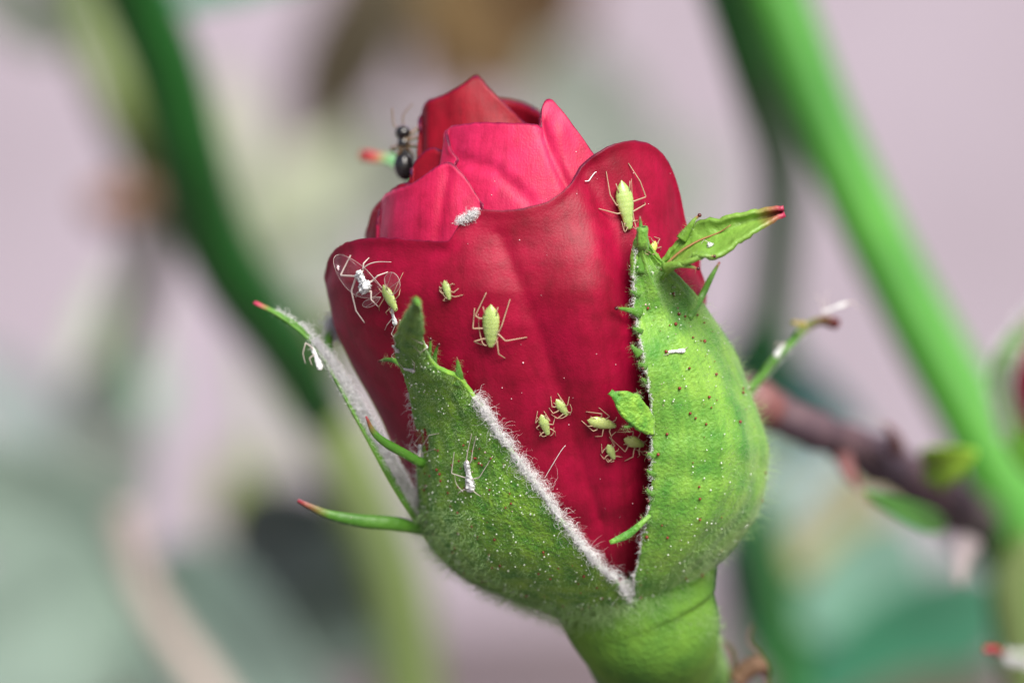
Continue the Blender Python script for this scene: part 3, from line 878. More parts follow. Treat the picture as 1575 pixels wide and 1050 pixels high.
p, nrm = sample(GR, 140, 0.02, 0.8, 0.15, 1.0); nrm = outward(p, nrm)
beads('gland', p + nrm * 0.0006, rng.uniform(0.25, 1.0, len(p)) ** 1.5 * 3.0 * K, M['gland_red'], S_RIGHT)
r_, d_, l_ = edge_hairs(GR, -1, 16, 0.001, 0.1, 0.2, 0.9)
for q in r_ + np.array([-0.0012, -0.001, 0]):
    v, f2, u = ball_arrays(q, 2.5 * K); link('gland', v, f2, M['gland'], S_RIGHT, u)
p, nrm = sample(GS, 120, 0.1, 0.9, 0.4, 1.0); nrm = outward(p, nrm)
beads('gland', p + nrm * 0.0006, rng.uniform(1.0, 2.4, len(p)) * K, M['gland_red'], S_FRONT)
p, nrm = sample(GS, 1100, 0.05, 0.95, 0.15, 1.0); nrm = outward(p, nrm)
beads('resin_bead', p + nrm * 0.0010, rng.uniform(0.3, 1.0, len(p)) ** 2.2 * 1.8 * K, M['dew'], S_FRONT)
p, nrm = sample(GR, 450, 0.02, 0.8, 0.1, 1.0); nrm = outward(p, nrm)
beads('resin_bead', p + nrm * 0.001, rng.uniform(0.3, 1.0, len(p)) ** 2.2 * 1.7 * K, M['dew'], S_RIGHT)

# ------------------------------------------------------------------ finding the surface things stand on
def make_bvh():
    vs, fs, off = [], [], 0
    for v, f in BVH_SRC:
        vs += [tuple(a) for a in v]
        fs += [[int(i) + off for i in q] for q in f]
        off += len(v)
    return BVHTree.FromPolygons(vs, fs)
BVH = make_bvh()
CAM = Vector((0, -D, 0))
def hit(px, py, fallback=0.0):
    d = (P(px, py, 0) - CAM).normalized()
    loc, n, i, dist = BVH.ray_cast(CAM, d)
    if loc is None:
        return P(px, py, fallback), Vector((0, -1, 0))
    if n.dot(d) > 0: n = -n
    return loc, n

# ------------------------------------------------------------------ insects
def polyline(pts, k):
    """straight limb segments with slightly eased joints"""
    p = np.array(pts, float); out = []
    for a, b in zip(p[:-1], p[1:]):
        for t in np.linspace(0.04, 0.96, k):
            out.append(a + (b - a) * t)
    return np.array(out)

def insect_frame(tail, head):
    m = ((tail[0] + head[0]) / 2, (tail[1] + head[1]) / 2)
    c, n = hit(*m)
    for q in ((tail[0] + 2, tail[1]), (head[0] - 2, head[1])):
        n = n + hit(*q)[1] * 0.3
    n.normalize()
    a = P(tail[0], tail[1], c.y); b = P(head[0], head[1], c.y)
    x = (b - a); x = x - n * x.dot(n)
    L = x.length * 1.06; x.normalize()
    return c, n, x, n.cross(x), L, m

APHID_W = [(0.0, 0.04), (0.03, 0.14), (0.07, 0.36), (0.16, 0.70), (0.28, 0.94), (0.38, 1.0), (0.52, 0.95), (0.66, 0.80), (0.76, 0.68), (0.84, 0.60), (0.885, 0.52), (0.92, 0.50), (0.965, 0.44), (0.99, 0.30), (1.0, 0.12)]
SKIN_W = [(0.0, 0.10), (0.06, 0.5), (0.2, 0.62), (0.35, 0.55), (0.5, 0.6), (0.65, 0.8), (0.8, 1.0), (0.9, 0.9), (0.97, 0.5), (1.0, 0.1)]
def insect(name, label, tail, head, width, legs, antennae=(), body=None, legm=None, prof=APHID_W, group=None, category='aphid', legr=1.15, clear=0.12, tall=0.58, eyes=True, cornicles=True, plane_y=None, crumple=0.0, rise=0.0):
    body = body or M[('aphid', 'aphid_b', 'aphid_c')[int(tail[0]) % 3]]; legm = legm or M['aphid_leg']
    if plane_y is None:
        c, n, x, yv, L, m = insect_frame(tail, head)
        surf = hit
    else:
        m = ((tail[0] + head[0]) / 2, (tail[1] + head[1]) / 2)
        c = P(m[0], m[1], plane_y); n = Vector((0, -1, 0.2)).normalized()
        x = P(head[0], head[1], plane_y) - P(tail[0], tail[1], plane_y); x -= n * x.dot(n); L = x.length; x.normalize(); yv = n.cross(x)
        surf = lambda a, b: (P(a, b, plane_y), n)
    hw = width * 0.47 * K
    root = empty(name, c, label, category, group)
    ns, sd = 40, 16
    up = n * (clear * 2 * hw + hw * tall * 0.6 + rise)
    ws = [q[0] for q in prof]; wv = [q[1] for q in prof]
    v, u = [], []
    for i in range(ns):
        s = i / (ns - 1)
        w = np.interp(s, ws, wv) * hw
        w *= 1 + (0.02 * math.sin(s * 66) if 0.1 < s < 0.62 else 0.035 * math.sin(s * 40)) + 0.08 * nz(s * 4, tail[0] * 0.37, 2.0)
        for k in range(sd):
            a = 2 * math.pi * k / sd
            cz = math.sin(a) * tall * (1.0 if math.sin(a) > 0 else 0.7)
            q = c + up + x * (s - 0.5) * L + yv * (math.cos(a) * w) + n * (cz * w)
            if crumple:
                q = q + Vector((nz(i * 0.5, k * 0.9, 1), nz(i * 0.5, k * 0.9, 5), nz(i * 0.5, k * 0.9, 9))) * crumple * w
            v.append(tuple(q)); u.append((k / sd, s))
    f = []
    for i in range(ns - 1):
        for k in range(sd):
            a = i * sd + k; b = i * sd + (k + 1) % sd
            f.append([a, b, b + sd, a + sd])
    f.append(list(range(sd))[::-1]); f.append([(ns - 1) * sd + k for k in range(sd)])
    # legs leave the thorax, rise to the knee and come down to the foot; same continuous mesh as the body
    bodyparts = [(np.array(v), f, np.array(u))]
    nb = len(f)
    for lg in legs:
        pts = []
        k = len(lg)
        for i, (a, b) in enumerate(lg):
            h, hn = surf(a, b)
            if abs(h.y - c.y) > 0.03:
                h = P(a, b, c.y); hn = n
            lift = (0.75 * hw) if i == 0 else ((0.9 * hw) if i < k - 1 else legr * K * 0.6)
            pts.append(tuple(h + hn * lift))
        # start inside the body
        b0 = Vector(pts[0]); axis = c + up + x * max(-0.3 * L, min(0.42 * L, (b0 - c).dot(x)))
        pts = [tuple(b0.lerp(axis, 0.6))] + pts
        q = polyline(pts, 6)
        rad = np.interp(np.linspace(0, 1, len(q)), [0, 0.3, 0.65, 1], [legr * 1.25, legr * 1.1, legr * 0.8, legr * 0.55]) * K
        bodyparts.append(tube_arrays(q, rad, 6))
    v2, f2, u2 = join(bodyparts)
    o = link('body', v2, f2, body, root, u2)
    o.data.materials.append(legm)
    for i, pl in enumerate(o.data.polygons):
        if i >= nb: pl.material_index = 1
    for an in antennae:
        pts = [tuple(surf(a, b)[0] + n * hw * (0.9 if i < 2 else 0.5)) if abs(surf(a, b)[0].y - c.y) < 0.03 else tuple(P(a, b, c.y) + n * hw * 0.6) for i, (a, b) in enumerate(an)]
        q = catmull(pts, 14)
        vv, ff, uu = tube_arrays(q, np.linspace(legr * 0.75, legr * 0.35, 14) * K, 5)
        link('antenna', vv, ff, legm, root, uu)
    if eyes:
        for sg in (-1, 1):
            q = c + up + x * 0.44 * L + yv * (sg * 0.36 * hw) + n * (0.12 * hw)
            vv, ff, uu = ball_arrays(q, 0.12 * hw)
            link('eye', vv, ff, M['eye'], root, uu)
    if cornicles:
        for sg in (-1, 1):
            b0 = c + up + x * (-0.26 * L) + yv * (sg * 0.62 * hw) + n * (0.3 * hw)
            b1 = b0 - x * 0.20 * L + yv * (sg * 0.22 * hw) + n * 0.1 * hw
            vv, ff, uu = tube_arrays([tuple(b0.lerp(b1, t)) for t in (0, 0.5, 1)], [0.09 * hw, 0.07 * hw, 0.06 * hw], 6)
            link('cornicle', vv, ff, legm, root, uu)
    return root, (c, n, x, yv, L, hw, up)

G_AP = 'green aphids on the rose bud'
insect('aphid', 'large plump pale green aphid on the petal beside the dark central crease', (757.7, 464.6), (754.8, 533), 29,
       [[(740, 487), (733.7, 482.3), (749, 448)], [(742, 502), (730.3, 501.7), (730.3, 472)], [(746, 517), (732, 520.5), (744.5, 531)], [(768, 507), (772, 498), (785, 458)], [(768, 511), (777.7, 520), (812, 518)], [(765, 520), (768.5, 540), (777.7, 551)]],
       [[(750, 528), (744, 524), (738, 505), (737, 488)], [(760, 528), (765, 522), (768, 510)]], group=G_AP, legr=1.35)
insect('aphid', 'long translucent green aphid climbing head down on the tall petal lobe', (952.7, 279), (966.5, 351), 29,
       [[(970.7, 310), (986, 304.7), (977.3, 280), (965.3, 250)], [(970, 325), (985.3, 315.3), (991, 311)], [(972, 340), (981, 339)], [(947, 329), (918.7, 320.7)], [(946, 315), (936, 300), (932, 262)], [(957, 345), (961, 358)]],
       [[(962, 349), (957, 356), (954, 340)], [(970, 349), (975, 352), (972, 330), (969, 275)]], group=G_AP, legr=1.2)
insect('aphid', 'small green aphid farthest from the bulging sepal among the cluster below the crease', (832, 633), (843, 669), 16.5,
       [[(828, 643), (823.5, 648), (827, 631)], [(829, 652), (825, 655), (829, 661)], [(834, 663), (830, 667), (831, 671)], [(838, 638), (846, 645), (836, 631)], [(846, 650), (850, 650), (854, 640)], [(847, 657), (853, 661), (854.5, 670)]],
       [[(840, 667), (834, 668), (830, 662)], [(846, 667), (850, 664), (852, 655)]], group=G_AP, legr=0.95)
insect('aphid', 'small green aphid with a white glint touching feet with its neighbour under the crease', (853.5, 611), (873, 638.5), 15.5,
       [[(853, 624), (848.5, 623), (847, 608.5)], [(856, 631), (850, 633), (844, 626.4)], [(862, 637), (857, 640.7), (847, 636.4)], [(867, 618), (868.6, 615), (857, 604)], [(871, 622), (875, 620), (875.7, 609)], [(873, 630), (878, 631.4), (879, 633)]],
       [[(870, 637), (862, 641), (852, 640)], [(875, 636), (878, 628), (876, 620)]], group=G_AP, legr=0.95)
insect('aphid', 'slender green aphid lying sideways just left of the broad green tooth', (900.7, 640), (947, 656), 21,
       [[(923, 637), (923, 632.6), (900, 632.4)], [(930, 641), (934, 637), (920, 625.7)], [(939, 646), (943, 643), (948, 640.7)], [(917, 657), (911.4, 658.6), (893.6, 645.7)], [(925.7, 659), (924.3, 666.4), (914.3, 670.7)], [(935, 660), (937, 667), (941, 668)]],
       [[(945, 660), (938, 668), (944, 680), (945, 684)], [(946, 652), (940, 645), (930, 640)]], group=G_AP, legr=1.0)
insect('aphid', 'green aphid whose head touches the edge of the bulging sepal', (951.4, 669.3), (993, 687), 19,
       [[(970, 667), (970, 660.7), (947, 664.3)], [(978, 671), (981.4, 663), (975.7, 655.7)], [(987, 678), (991, 675), (994.3, 675)], [(962, 686), (958, 691.4), (935.7, 670)], [(972, 690), (970, 699.3), (960, 708.6)], [(979, 691), (980, 697), (980.3, 703)]],
       [[(990, 691), (984, 692), (972, 688)], [(992, 683), (985, 676), (973, 668)]], group=G_AP, legr=1.0)
insect('aphid', 'tiny glossy green aphid lowest of the cluster, above the dark red spot', (931.4, 678.6), (945.7, 707), 14.5,
       [[(928, 689), (925, 694.3), (925, 681.4)], [(931, 699), (928, 703), (922.9, 698)], [(936, 706), (934, 708), (931, 704)], [(940, 686), (943, 683), (937, 671.4)], [(945, 692), (948, 690), (951.4, 688.6)], [(947, 699), (952, 700), (957, 702)]],
       [[(943, 706), (937, 707), (933, 703)]], group=G_AP, legr=0.85)
insect('aphid', 'tiny pale aphid nymph alone between the large aphid and the white shed skin', (685, 431), (693, 460), 14,
       [[(681, 443), (678, 441), (684, 455)], [(682, 450), (679, 447), (676, 440)], [(687, 457), (684, 461), (688, 462)], [(692, 440), (698, 436), (700, 438)], [(694, 447), (700, 449), (706, 443)], [(696, 454), (702, 455), (713, 453)]],
       [[(690, 459), (684, 452), (679, 444)]], group=G_AP, legr=0.9)
insect('aphid', 'small yellow aphid tucked behind the green spike under the leafy tip', (1007, 371), (999, 391), 13,
       [[(1002, 374), (997, 366), (992, 362)], [(1008, 374), (1011, 368), (1005, 364)], [(1009, 382), (1013, 380), (1015, 386)], [(998, 385), (994, 381), (991, 377)], [(1005, 388), (1009, 391), (1011, 394)], [(997, 388), (993, 391), (990, 388)]],
       [[(998, 390), (992, 386), (988, 382)]], body=M['aphid_pale'], group=G_AP, legr=0.8)
# winged aphid under the large shed skin
WA, fr = insect('aphid', 'dark-legged winged green aphid half hidden beneath the white shed skin', (592, 438), (613, 476), 20,
       [[(598, 452), (588, 470), (584, 478)], [(608, 452), (614, 440), (621, 418)], [(606, 470), (598, 478), (596, 484)], [(612, 458), (618, 452), (616, 444)]],
       [[(612, 474), (606, 480), (600, 470)]], group=G_AP, legr=0.8)
def wing(root, pts, c_, lift0, lift1, curve=0.0):
    e = catmull(pts + [pts[0]], 40)[:-1]
    ctr = e.mean(0)
    v, f = [], []
    n_ = 5
    for k in range(n_ + 1):
        for q in e:
            a = ctr + (q - ctr) * k / n_
            h, hn = hit(a[0], a[1])
            if abs(h.y - c_.y) > 0.03: h = P(a[0], a[1], c_.y)
            t = np.linalg.norm(a - np.array(pts[0])) / 70.0
            v.append(tuple(h + Vector((0, -1, 0.1)) * (lift0 + (lift1 - lift0) * t + curve * math.sin(min(1, t) * 3.1))))
    m_ = len(e)
    for k in range(n_):
        for i in range(m_):
            f.append([k * m_ + i, k * m_ + (i + 1) % m_, (k + 1) * m_ + (i + 1) % m_, (k + 1) * m_ + i])
    o = link('wing', v, f, M['wing'], root)
    sdm = o.modifiers.new('thickness', 'SOLIDIFY'); sdm.thickness = 0.0001
    rim = np.array(v[-m_:]); rim = np.vstack([rim, rim[:1]])
    vv, ff, uu = tube_arrays(rim, 0.35 * K, 5)
    link('wing_vein', vv, ff, M['skin_leg'], o, uu)
    for tgt in (8, 14, 22):
        ln = [tuple(Vector(v[-m_]).lerp(Vector(v[-m_ + tgt]), t)) for t in np.linspace(0, 1, 8)]
        vv, ff, uu = tube_arrays(ln, 0.28 * K, 4)
        link('wing_vein', vv, ff, M['skin_leg'], o, uu)
wing(WA, [(590, 445), (560, 412), (528, 393), (514, 397), (516, 415), (530, 440), (550, 456), (572, 458)], fr[0], 0.0015, 0.002)
wing(WA, [(586, 458), (576, 458), (562, 464), (558, 471), (566, 474), (578, 469)], fr[0], 0.003, 0.004)
wing(WA, [(594, 448), (592, 430), (602, 422), (612, 428), (616, 442), (610, 452), (602, 456)], fr[0], 0.004, 0.008, 0.003)

# shed skins
G_SK = 'white shed aphid skins'
sk = dict(body=M['skin'], legm=M['skin_leg'], prof=SKIN_W, category='shed skin', group=G_SK, eyes=False, cornicles=False, crumple=0.5)
insect('shed_skin', 'large crisp white shed aphid skin with long legs near the rolled petal edge', (557, 417), (583, 448), 26,
       [[(554, 425), (533, 424), (540.7, 391)], [(565, 416), (567, 406), (568.7, 396)], [(554, 428), (549, 446), (556, 475), (562, 497)], [(567, 441), (557, 449), (548, 457)], [(579, 432), (588, 424), (598, 418)], [(577, 447), (578, 458), (583, 472)]],
       [[(566, 414), (573, 407), (584, 402.7), (606, 402.7)]], legr=1.5, rise=0.003, **sk)
insect('shed_skin', 'white shed skin with legs spread flat on the woolly-edged front sepal', (724.5, 704), (722, 757), 17,
       [[(718, 732), (699, 725), (699, 693)], [(720, 706), (722, 690), (726, 665)], [(727, 706), (730, 690), (733, 669)], [(728, 735), (741, 732), (759, 699)], [(717, 751), (710, 755), (704, 760)], [(728, 746), (733, 754), (740, 763)]],
       [[(716, 754), (706, 742), (701, 728)]], legr=0.9, **sk)
insect('shed_skin', 'small white shed skin clinging to the hairy left edge of the front sepal', (653, 677), (643, 707), 12,
       [[(647, 687), (640, 680), (650, 665)], [(651, 697), (660, 694), (670, 689)], [(650, 700), (654, 706), (657, 712)], [(643, 702), (633, 687), (634, 674)], [(655, 680), (663, 667), (676, 666)]],
       [], legr=0.8, **sk)
insect('shed_skin', 'narrow white shed skin hanging below the winged aphid', (605, 474), (608, 500), 9, [[(604, 490), (597, 499), (592, 508)], [(610, 498), (604, 512), (608, 520)]], [], legr=0.7, **sk)
insect('shed_skin', 'white curled shed skin against the stalk of the front sepal tip', (609, 522), (610, 547), 9, [[(610, 526), (607, 516), (616, 510)], [(608, 540), (604, 546), (606, 552)]], [], legr=0.7, **sk)
insect('shed_skin', 'crumpled white shred of skin between the spikes of the front sepal', (620, 569), (641, 565), 9, [[(624, 566), (618, 558), (612, 556)], [(638, 564), (640, 556), (632, 551)]], [], legr=0.7, **sk)
insect('shed_skin', 'white flake of shed skin stuck on the blunt sepal tip', (652, 522), (656, 536), 8, [[(650, 526), (642, 522), (632, 519)], [(654, 534), (646, 540), (634, 530)]], [], legr=0.7, **sk)
insect('shed_skin', 'small white sliver of shed skin on the upper face of the bulging sepal', (1024, 541), (1056, 539), 8, [[(1030, 540), (1026, 545), (1020, 546)], [(1050, 539), (1054, 535), (1058, 534)]], [], legr=0.6, **sk)
insect('shed_skin', 'pale translucent flake of skin on the leafy tip', (1089, 371), (1096, 386), 11, [[(1090, 376), (1084, 372), (1078, 376)]], [], legr=0.5, **sk)
insect('shed_skin', 'white shed skin with thin legs dangling under the sideways woolly sepal', (480, 533), (494, 570), 11, [[(480, 535), (470, 528), (466, 545), (470, 560)], [(484, 545), (476, 552), (480, 562)]], [], legr=0.9, plane_y=0.03, **sk)
insect('shed_skin', 'wispy white shed skin perched above the arched sepal tip', (1264, 481), (1304, 466), 7, [[(1266, 478), (1262, 462), (1254, 452)], [(1272, 476), (1270, 462), (1274, 446)], [(1296, 469), (1310, 466), (1328, 478)], [(1276, 480), (1276, 488), (1278, 496)], [(1300, 468), (1312, 464), (1318, 466)]], [], legr=0.7, plane_y=0.135, **sk)
insect('shed_skin', 'bright white bent shed skin low on the arched sepal', (1206, 528), (1192, 550), 11, [[(1200, 532), (1194, 528), (1190, 536)], [(1204, 528), (1208, 530), (1210, 536)]], [], legr=0.9, plane_y=0.115, **sk)
sk2 = dict(sk); sk2['body'] = mat('yellow_skin', (0.50, 0.42, 0.10), (0.40, 0.32, 0.08), rough=0.5, trans=0.3)
insect('shed_skin', 'yellowish dried shed skin on the back of the arched sepal', (1217, 496), (1240, 500), 12, [[(1224, 502), (1228, 508), (1232, 512)], [(1236, 500), (1240, 506), (1244, 508)]], [], legr=0.8, plane_y=0.13, **sk2)

# ant on the far left shoulder of the bud
def ant():
    y = 0.085
    root = empty('ant', P(623, 276, y), 'black ant with glossy abdomen climbing the far shoulder of the bud', 'ant')
    parts = []
    segs = [((622, 256), 14.5, 20, 8), ((622, 234), 6, 7, 5), ((621, 221), 9, 11, -5), ((620, 204), 11, 10, -20)]
    for (px, py), rx, ry, ang in segs:
        v, f, u = ball_arrays((0, 0, 0), 1.0, (rx * K * 1.15, rx * K * 1.15, ry * K * 1.15), 18, 14)
        a = R(ang)
        v = np.stack([v[:, 0] * math.cos(a) - v[:, 2] * math.sin(a), v[:, 1], v[:, 0] * math.sin(a) + v[:, 2] * math.cos(a)], 1)
        parts.append((v + np.array(P(px, py, y - 0.004)), f, u))
    nb = sum(len(p_[1]) for p_ in parts)
    legs = [[(620, 222), (608, 226), (601, 228), (612, 238)], [(624, 222), (640, 224), (668, 226)], [(624, 216), (640, 211), (660, 206)], [(620, 216), (634, 204), (644, 196), (657, 186)], [(624, 226), (634, 236), (636, 252)], [(619, 226), (610, 246), (612, 272)]]
    for lg in legs:
        q = catmull([tuple(P(a, b, y - 0.006 + 0.002 * i)) for i, (a, b) in enumerate(lg)], 14)
        parts.append(tube_arrays(q, np.linspace(2.6, 1.3, 14) * K, 6))
    v, f, u = join(parts)
    o = link('body', v, f, M['ant'], root, u)
    o.data.materials.append(M['ant_leg'])
    for i, pl in enumerate(o.data.polygons):
        if i >= nb: pl.material_index = 1
    for an in ([(616, 198), (606, 192), (603, 166)], [(621, 197), (620, 178), (634, 160)]):
        q = catmull([tuple(P(a, b, y - 0.004)) for a, b in an], 12)
        v, f, u = tube_arrays(q, 0.9 * K, 5)
        link('antenna', v, f, M['ant_leg'], root, u)
    for sg in (-1, 1):
        v, f, u = ball_arrays(P(619 + sg * 6, 203, y - 0.006), 1.4 * K); link('eye', v, f, M['eye'], root, u)
ant()

# lint, fibres and dust on the bud
def fibre(name, label, cat, pts, r, lift=0.0012, m=None):
    w = []
    for a, b in pts:
        h, n = hit(a, b)
        w.append(tuple(h + n * lift))
    v, f, u = tube_arrays(catmull(w, 30), r * K, 5)
    o = link(name, v, f, m or M['wool'], None, u)
    o['label'] = label; o['category'] = cat
fibre('fibre', 'single straight white fibre lying across the petal above the woolly edge', 'fibre', [(838, 733), (850, 712), (862, 692), (869, 683)], 0.45)
fibre('fibre', 'curly white thread stuck near the top of the tall petal lobe', 'fibre', [(897, 280), (903, 279), (909, 272), (914, 266), (917, 264)], 0.8)
h_, n_ = hit(719, 334)
r_ = np.array([h_ + n_ * 0.001 + Vector(rng.normal(size=3)) * 0.0009 + Vector((0.0042, 0, 0.0022)) * t for t in rng.uniform(-1, 1, 500)])
lint = hairs('lint_tuft', r_, rng.normal(size=r_.shape), rng.uniform(0.3, 1, len(r_)) * 0.0022, 0.00014, M['wool'], None, segs=4, curl=0.4, stuff=False)
lint['label'] = 'small white tuft of lint on the rolled petal rim'; lint['category'] = 'lint'
pp, rr = [], []
for _ in range(95):
    a, b = rng.uniform(540, 1040), rng.uniform(190, 830)
    h, n = hit(a, b)
    if abs(h.y) < 0.09 and h.y != 0.0:
        pp.append(np.array(h + n * 0.0002)); rr.append(rng.choice([0.5, 0.7, 0.9, 1.4], p=[.4, .3, .22, .08]) * K)
dust = beads('dust', pp, rr, mat('pale_dust', (0.8, 0.55, 0.6), (0.75, 0.45, 0.5), rough=0.2, spec=0.8), None)
dust['label'] = 'tiny pale specks scattered over the petals'; dust['category'] = 'dust'

# ------------------------------------------------------------------ blurred surroundings: other shoots of the bush
def leaf_part(parent, base, tipp, width, m, bend=0.05, fold=0.25, name='leaf', tilt=0.0, serr=0.06):
    """rose leaflet from base (px,py,y) to tip (px,py,y)"""
    nv, nu = 36, 15
    a = np.array(P(*base)); b = np.array(P(*tipp))
    ax = b - a; L = np.linalg.norm(ax); ax /= L
    side = np.cross(ax, (0, -1, 0)); side /= np.linalg.norm(side)
    nr = np.cross(side, ax)
    side = side * math.cos(tilt) + nr * math.sin(tilt); nr = np.cross(side, ax)
    W = width * K * (D + far((base[2] + tipp[2]) / 2)) / D * 0.5
    V = np.zeros((nv, nu, 3))
    for i in range(nv):
        t = i / (nv - 1)
        w = W * (math.sin(math.pi * t ** 0.8) ** 0.75 if 0 < t < 1 else 0.0) * (1 + serr * ((i % 3) - 1)) + 0.0005
        for j in range(nu):
            u = 2 * j / (nu - 1) - 1
            V[i, j] = a + ax * L * t + side * w * u + nr * (fold * w * abs(u) + bend * L * math.sin(math.pi * t)) 
    return sheet(name, V[::-1], m, parent, 0.002)

def leafmat(name, c, rough=0.5, tr=0.15):
    c = tuple(min(0.9, k * 1.0) for k in c)
    return mat(name, c, tuple(k * 0.75 for k in c), scale=12, rough=rough, trans=tr, bump=0.3, bump_scale=60)
LM = {
 'dark': leafmat('dark_green_leaf', (0.012, 0.11, 0.03)),
 'emerald': leafmat('emerald_leaf', (0.02, 0.22, 0.10)),
 'teal': leafmat('bluish_leaf', (0.10, 0.25, 0.23)),
 'bloom': leafmat('grey_green_leaf', (0.25, 0.34, 0.29), 0.6),
 'slate': leafmat('slate_green_leaf', (0.15, 0.21, 0.17), 0.7),
 'olive': leafmat('olive_leaf', (0.20, 0.25, 0.08)),
 'brown': leafmat('dry_brown_leaf', (0.25, 0.15, 0.055), 0.8),
 'grey': leafmat('grey_leaf', (0.20, 0.23, 0.20), 0.7),
 'fresh': leafmat('fresh_leaf', (0.12, 0.36, 0.07)),
}
SM = {
 'bright': mat('bright_green_cane', (0.075, 0.30, 0.032), (0.03, 0.17, 0.02), scale=9, rough=0.4, spec=0.5),
 'dark': mat('dark_green_cane', (0.008, 0.10, 0.010), (0.006, 0.075, 0.008), scale=9, rough=0.5),
 'mid': mat('mid_green_cane', (0.03, 0.19, 0.03), (0.022, 0.14, 0.026), scale=9, rough=0.5),
 'olive': mat('olive_cane', (0.135, 0.19, 0.05), (0.10, 0.15, 0.045), scale=9, rough=0.5),
 'pale': mat('pale_cane', (0.34, 0.42, 0.28), (0.30, 0.38, 0.25), scale=9, rough=0.6),
 'twig': mat('purple_brown_bark', (0.115, 0.065, 0.075), (0.05, 0.035, 0.055), scale=24, rough=0.7, bump=0.8, bump_scale=90),
 'pinktip': mat('pinkish_bark', (0.22, 0.085, 0.08), (0.14, 0.06, 0.06), scale=30, rough=0.6),
}

# thick bright cane on the right
T1 = empty('rose_cane', P(1600, 900, 0.55), 'thick bright green rose cane slanting down past the bud', 'rose cane')
tube('stem', [(1150, -120, 0.66), (1205, 20, 0.66), (1268, 190, 0.66), (1345, 360, 0.66), (1432, 530, 0.66), (1515, 680, 0.66), (1585, 850, 0.66), (1630, 1150, 0.66)], [45, 47, 48, 49, 52, 58, 60, 60], SM['bright'], T1, n=50, sides=28)
tube('side_shoot', [(1600, 830, 0.6), (1560, 900, 0.6), (1570, 1000, 0.6), (1590, 1100, 0.6)], [30, 38, 36, 30], SM['olive'], T1, n=20, sides=16)
# darker cane just left of it
T2 = empty('rose_cane', P(1180, 560, 0.9), 'thin dark green rose cane bending beside the thick bright one', 'rose cane')
tube('stem', [(1090, -120, 0.7), (1136, 20, 0.7), (1172, 140, 0.75), (1200, 260, 0.95), (1196, 380, 1.05), (1186, 480, 1.1), (1180, 640, 1.15)], [46, 46, 44, 38, 34, 34, 36], SM['mid'], T2, n=40, sides=16)
leaf_part(T2, (1180, 600, 1.15), (1330, 660, 1.0), 120, LM['teal'])
leaf_part(T2, (1185, 470, 1.1), (1130, 720, 1.2), 130, LM['teal'])
leaf_part(T2, (1200, 620, 1.15), (1180, 800, 1.0), 110, LM['bloom'])
# purple-brown twig branching off the thick cane towards the bud
T3 = empty('twig', P(1545, 850, 0.5), 'purple-brown woody twig running from the thick cane to the bulging sepal', 'twig')
tube('bark', [(1100, 590, 0.27), (1150, 612, 0.28), (1215, 645, 0.28), (1280, 672, 0.30), (1350, 705, 0.36), (1420, 745, 0.44), (1475, 785, 0.56), (1520, 825, 0.74), (1560, 870, 0.80)], [26, 38, 30, 30, 34, 36, 42, 40, 34], SM['twig'], T3, n=60, sides=18, lumpy=0.35)
tube('swollen_node', [(1135, 606, 0.235), (1165, 620, 0.24), (1195, 636, 0.245)], [22, 38, 26], SM['pinktip'], T3, n=16, lumpy=0.3)
tube('bud_scale', [(1296, 700, 0.29), (1305, 726, 0.28), (1322, 752, 0.28)], [15, 11, 3], SM['pinktip'], T3, n=10, flat=0.5)
leaf_part(T3, (1425, 722, 0.34), (1500, 696, 0.30), 62, leafmat('yellow_green_bud', (0.36, 0.62, 0.06)), name='leaf_bud', bend=0.15)
leaf_part(T3, (1420, 716, 0.34), (1482, 728, 0.31), 40, leafmat('yellow_green_leaflet', (0.30, 0.55, 0.06)), name='leaf_bud', bend=0.1)
leaf_part(T3, (1455, 812, 0.33), (1335, 758, 0.22), 32, LM['fresh'], name='small_leaf')
tube('red_stipule', [(1445, 818, 0.33), (1390, 798, 0.28), (1330, 766, 0.22)], [4, 3, 1], mat('stipule_red', (0.25, 0.05, 0.05), (0.2, 0.04, 0.04)), T3, n=14)
tube('thorn', [(1380, 690, 0.33), (1372, 664, 0.31), (1358, 650, 0.30)], [14, 8, 1.5], SM['pinktip'], T3, n=10)
tube('dry_bract', [(1490, 830, 0.40), (1480, 866, 0.38), (1476, 900, 0.37)], [22, 14, 6], mat('dry_bract', (0.30, 0.26, 0.26), (0.2, 0.17, 0.18)), T3, n=10, flat=0.4)
# second bud at the right edge
B2 = empty('rose_bud', P(1640, 760, 0.4), 'blurred red rose bud with a white woolly sepal beyond the thick cane', 'rose bud')
def small_bud(root, cx, cy, y, rw, rh):
    for a0 in (-110, 10, 130):
        V = np.zeros((24, 24, 3))
        for i in range(24):
            t = i / 23
            for j in range(24):
                a = R(a0 + 150 * j / 23)
                r = rw * (math.sin(math.pi * (0.12 + 0.80 * t)) ** 0.6) * (1.0 + 0.04 * math.sin(a * 2))
                V[i, j] = P(cx + r * math.sin(a), cy - rh + 2 * rh * t + 10 * math.sin(a * 3) * (1 - t), y - r * K * math.cos(a))
        sheet('petal', V, M['petal'], root, 0.002)
small_bud(B2, 1650, 600, 0.42, 95, 150)
g = ribbon_grid([(1620, 440, 0.36), (1578, 500, 0.36), (1545, 550, 0.36), (1535, 600, 0.37), (1560, 680, 0.40), (1620, 750, 0.42)], [4, 14, 22, 24, 30, 30], (0.3, -0.8, 0.3), nu=10)
so = sheet('sepal', g, M['lobe'], B2, 0.003)
p, nrm = sample(g, 3500, 0.0, 1.0, 0.02, 0.7)
hairs('wool', p, rng.normal(size=p.shape) + np.array([0, -0.7, 0]), rng.uniform(0.3, 1, len(p)) * 0.007, 0.0002, M['wool'], so, segs=3)
tube('stem', [(1640, 740, 0.42), (1650, 860, 0.45), (1660, 1100, 0.5)], [34, 24, 24], SM['olive'], B2, n=14)
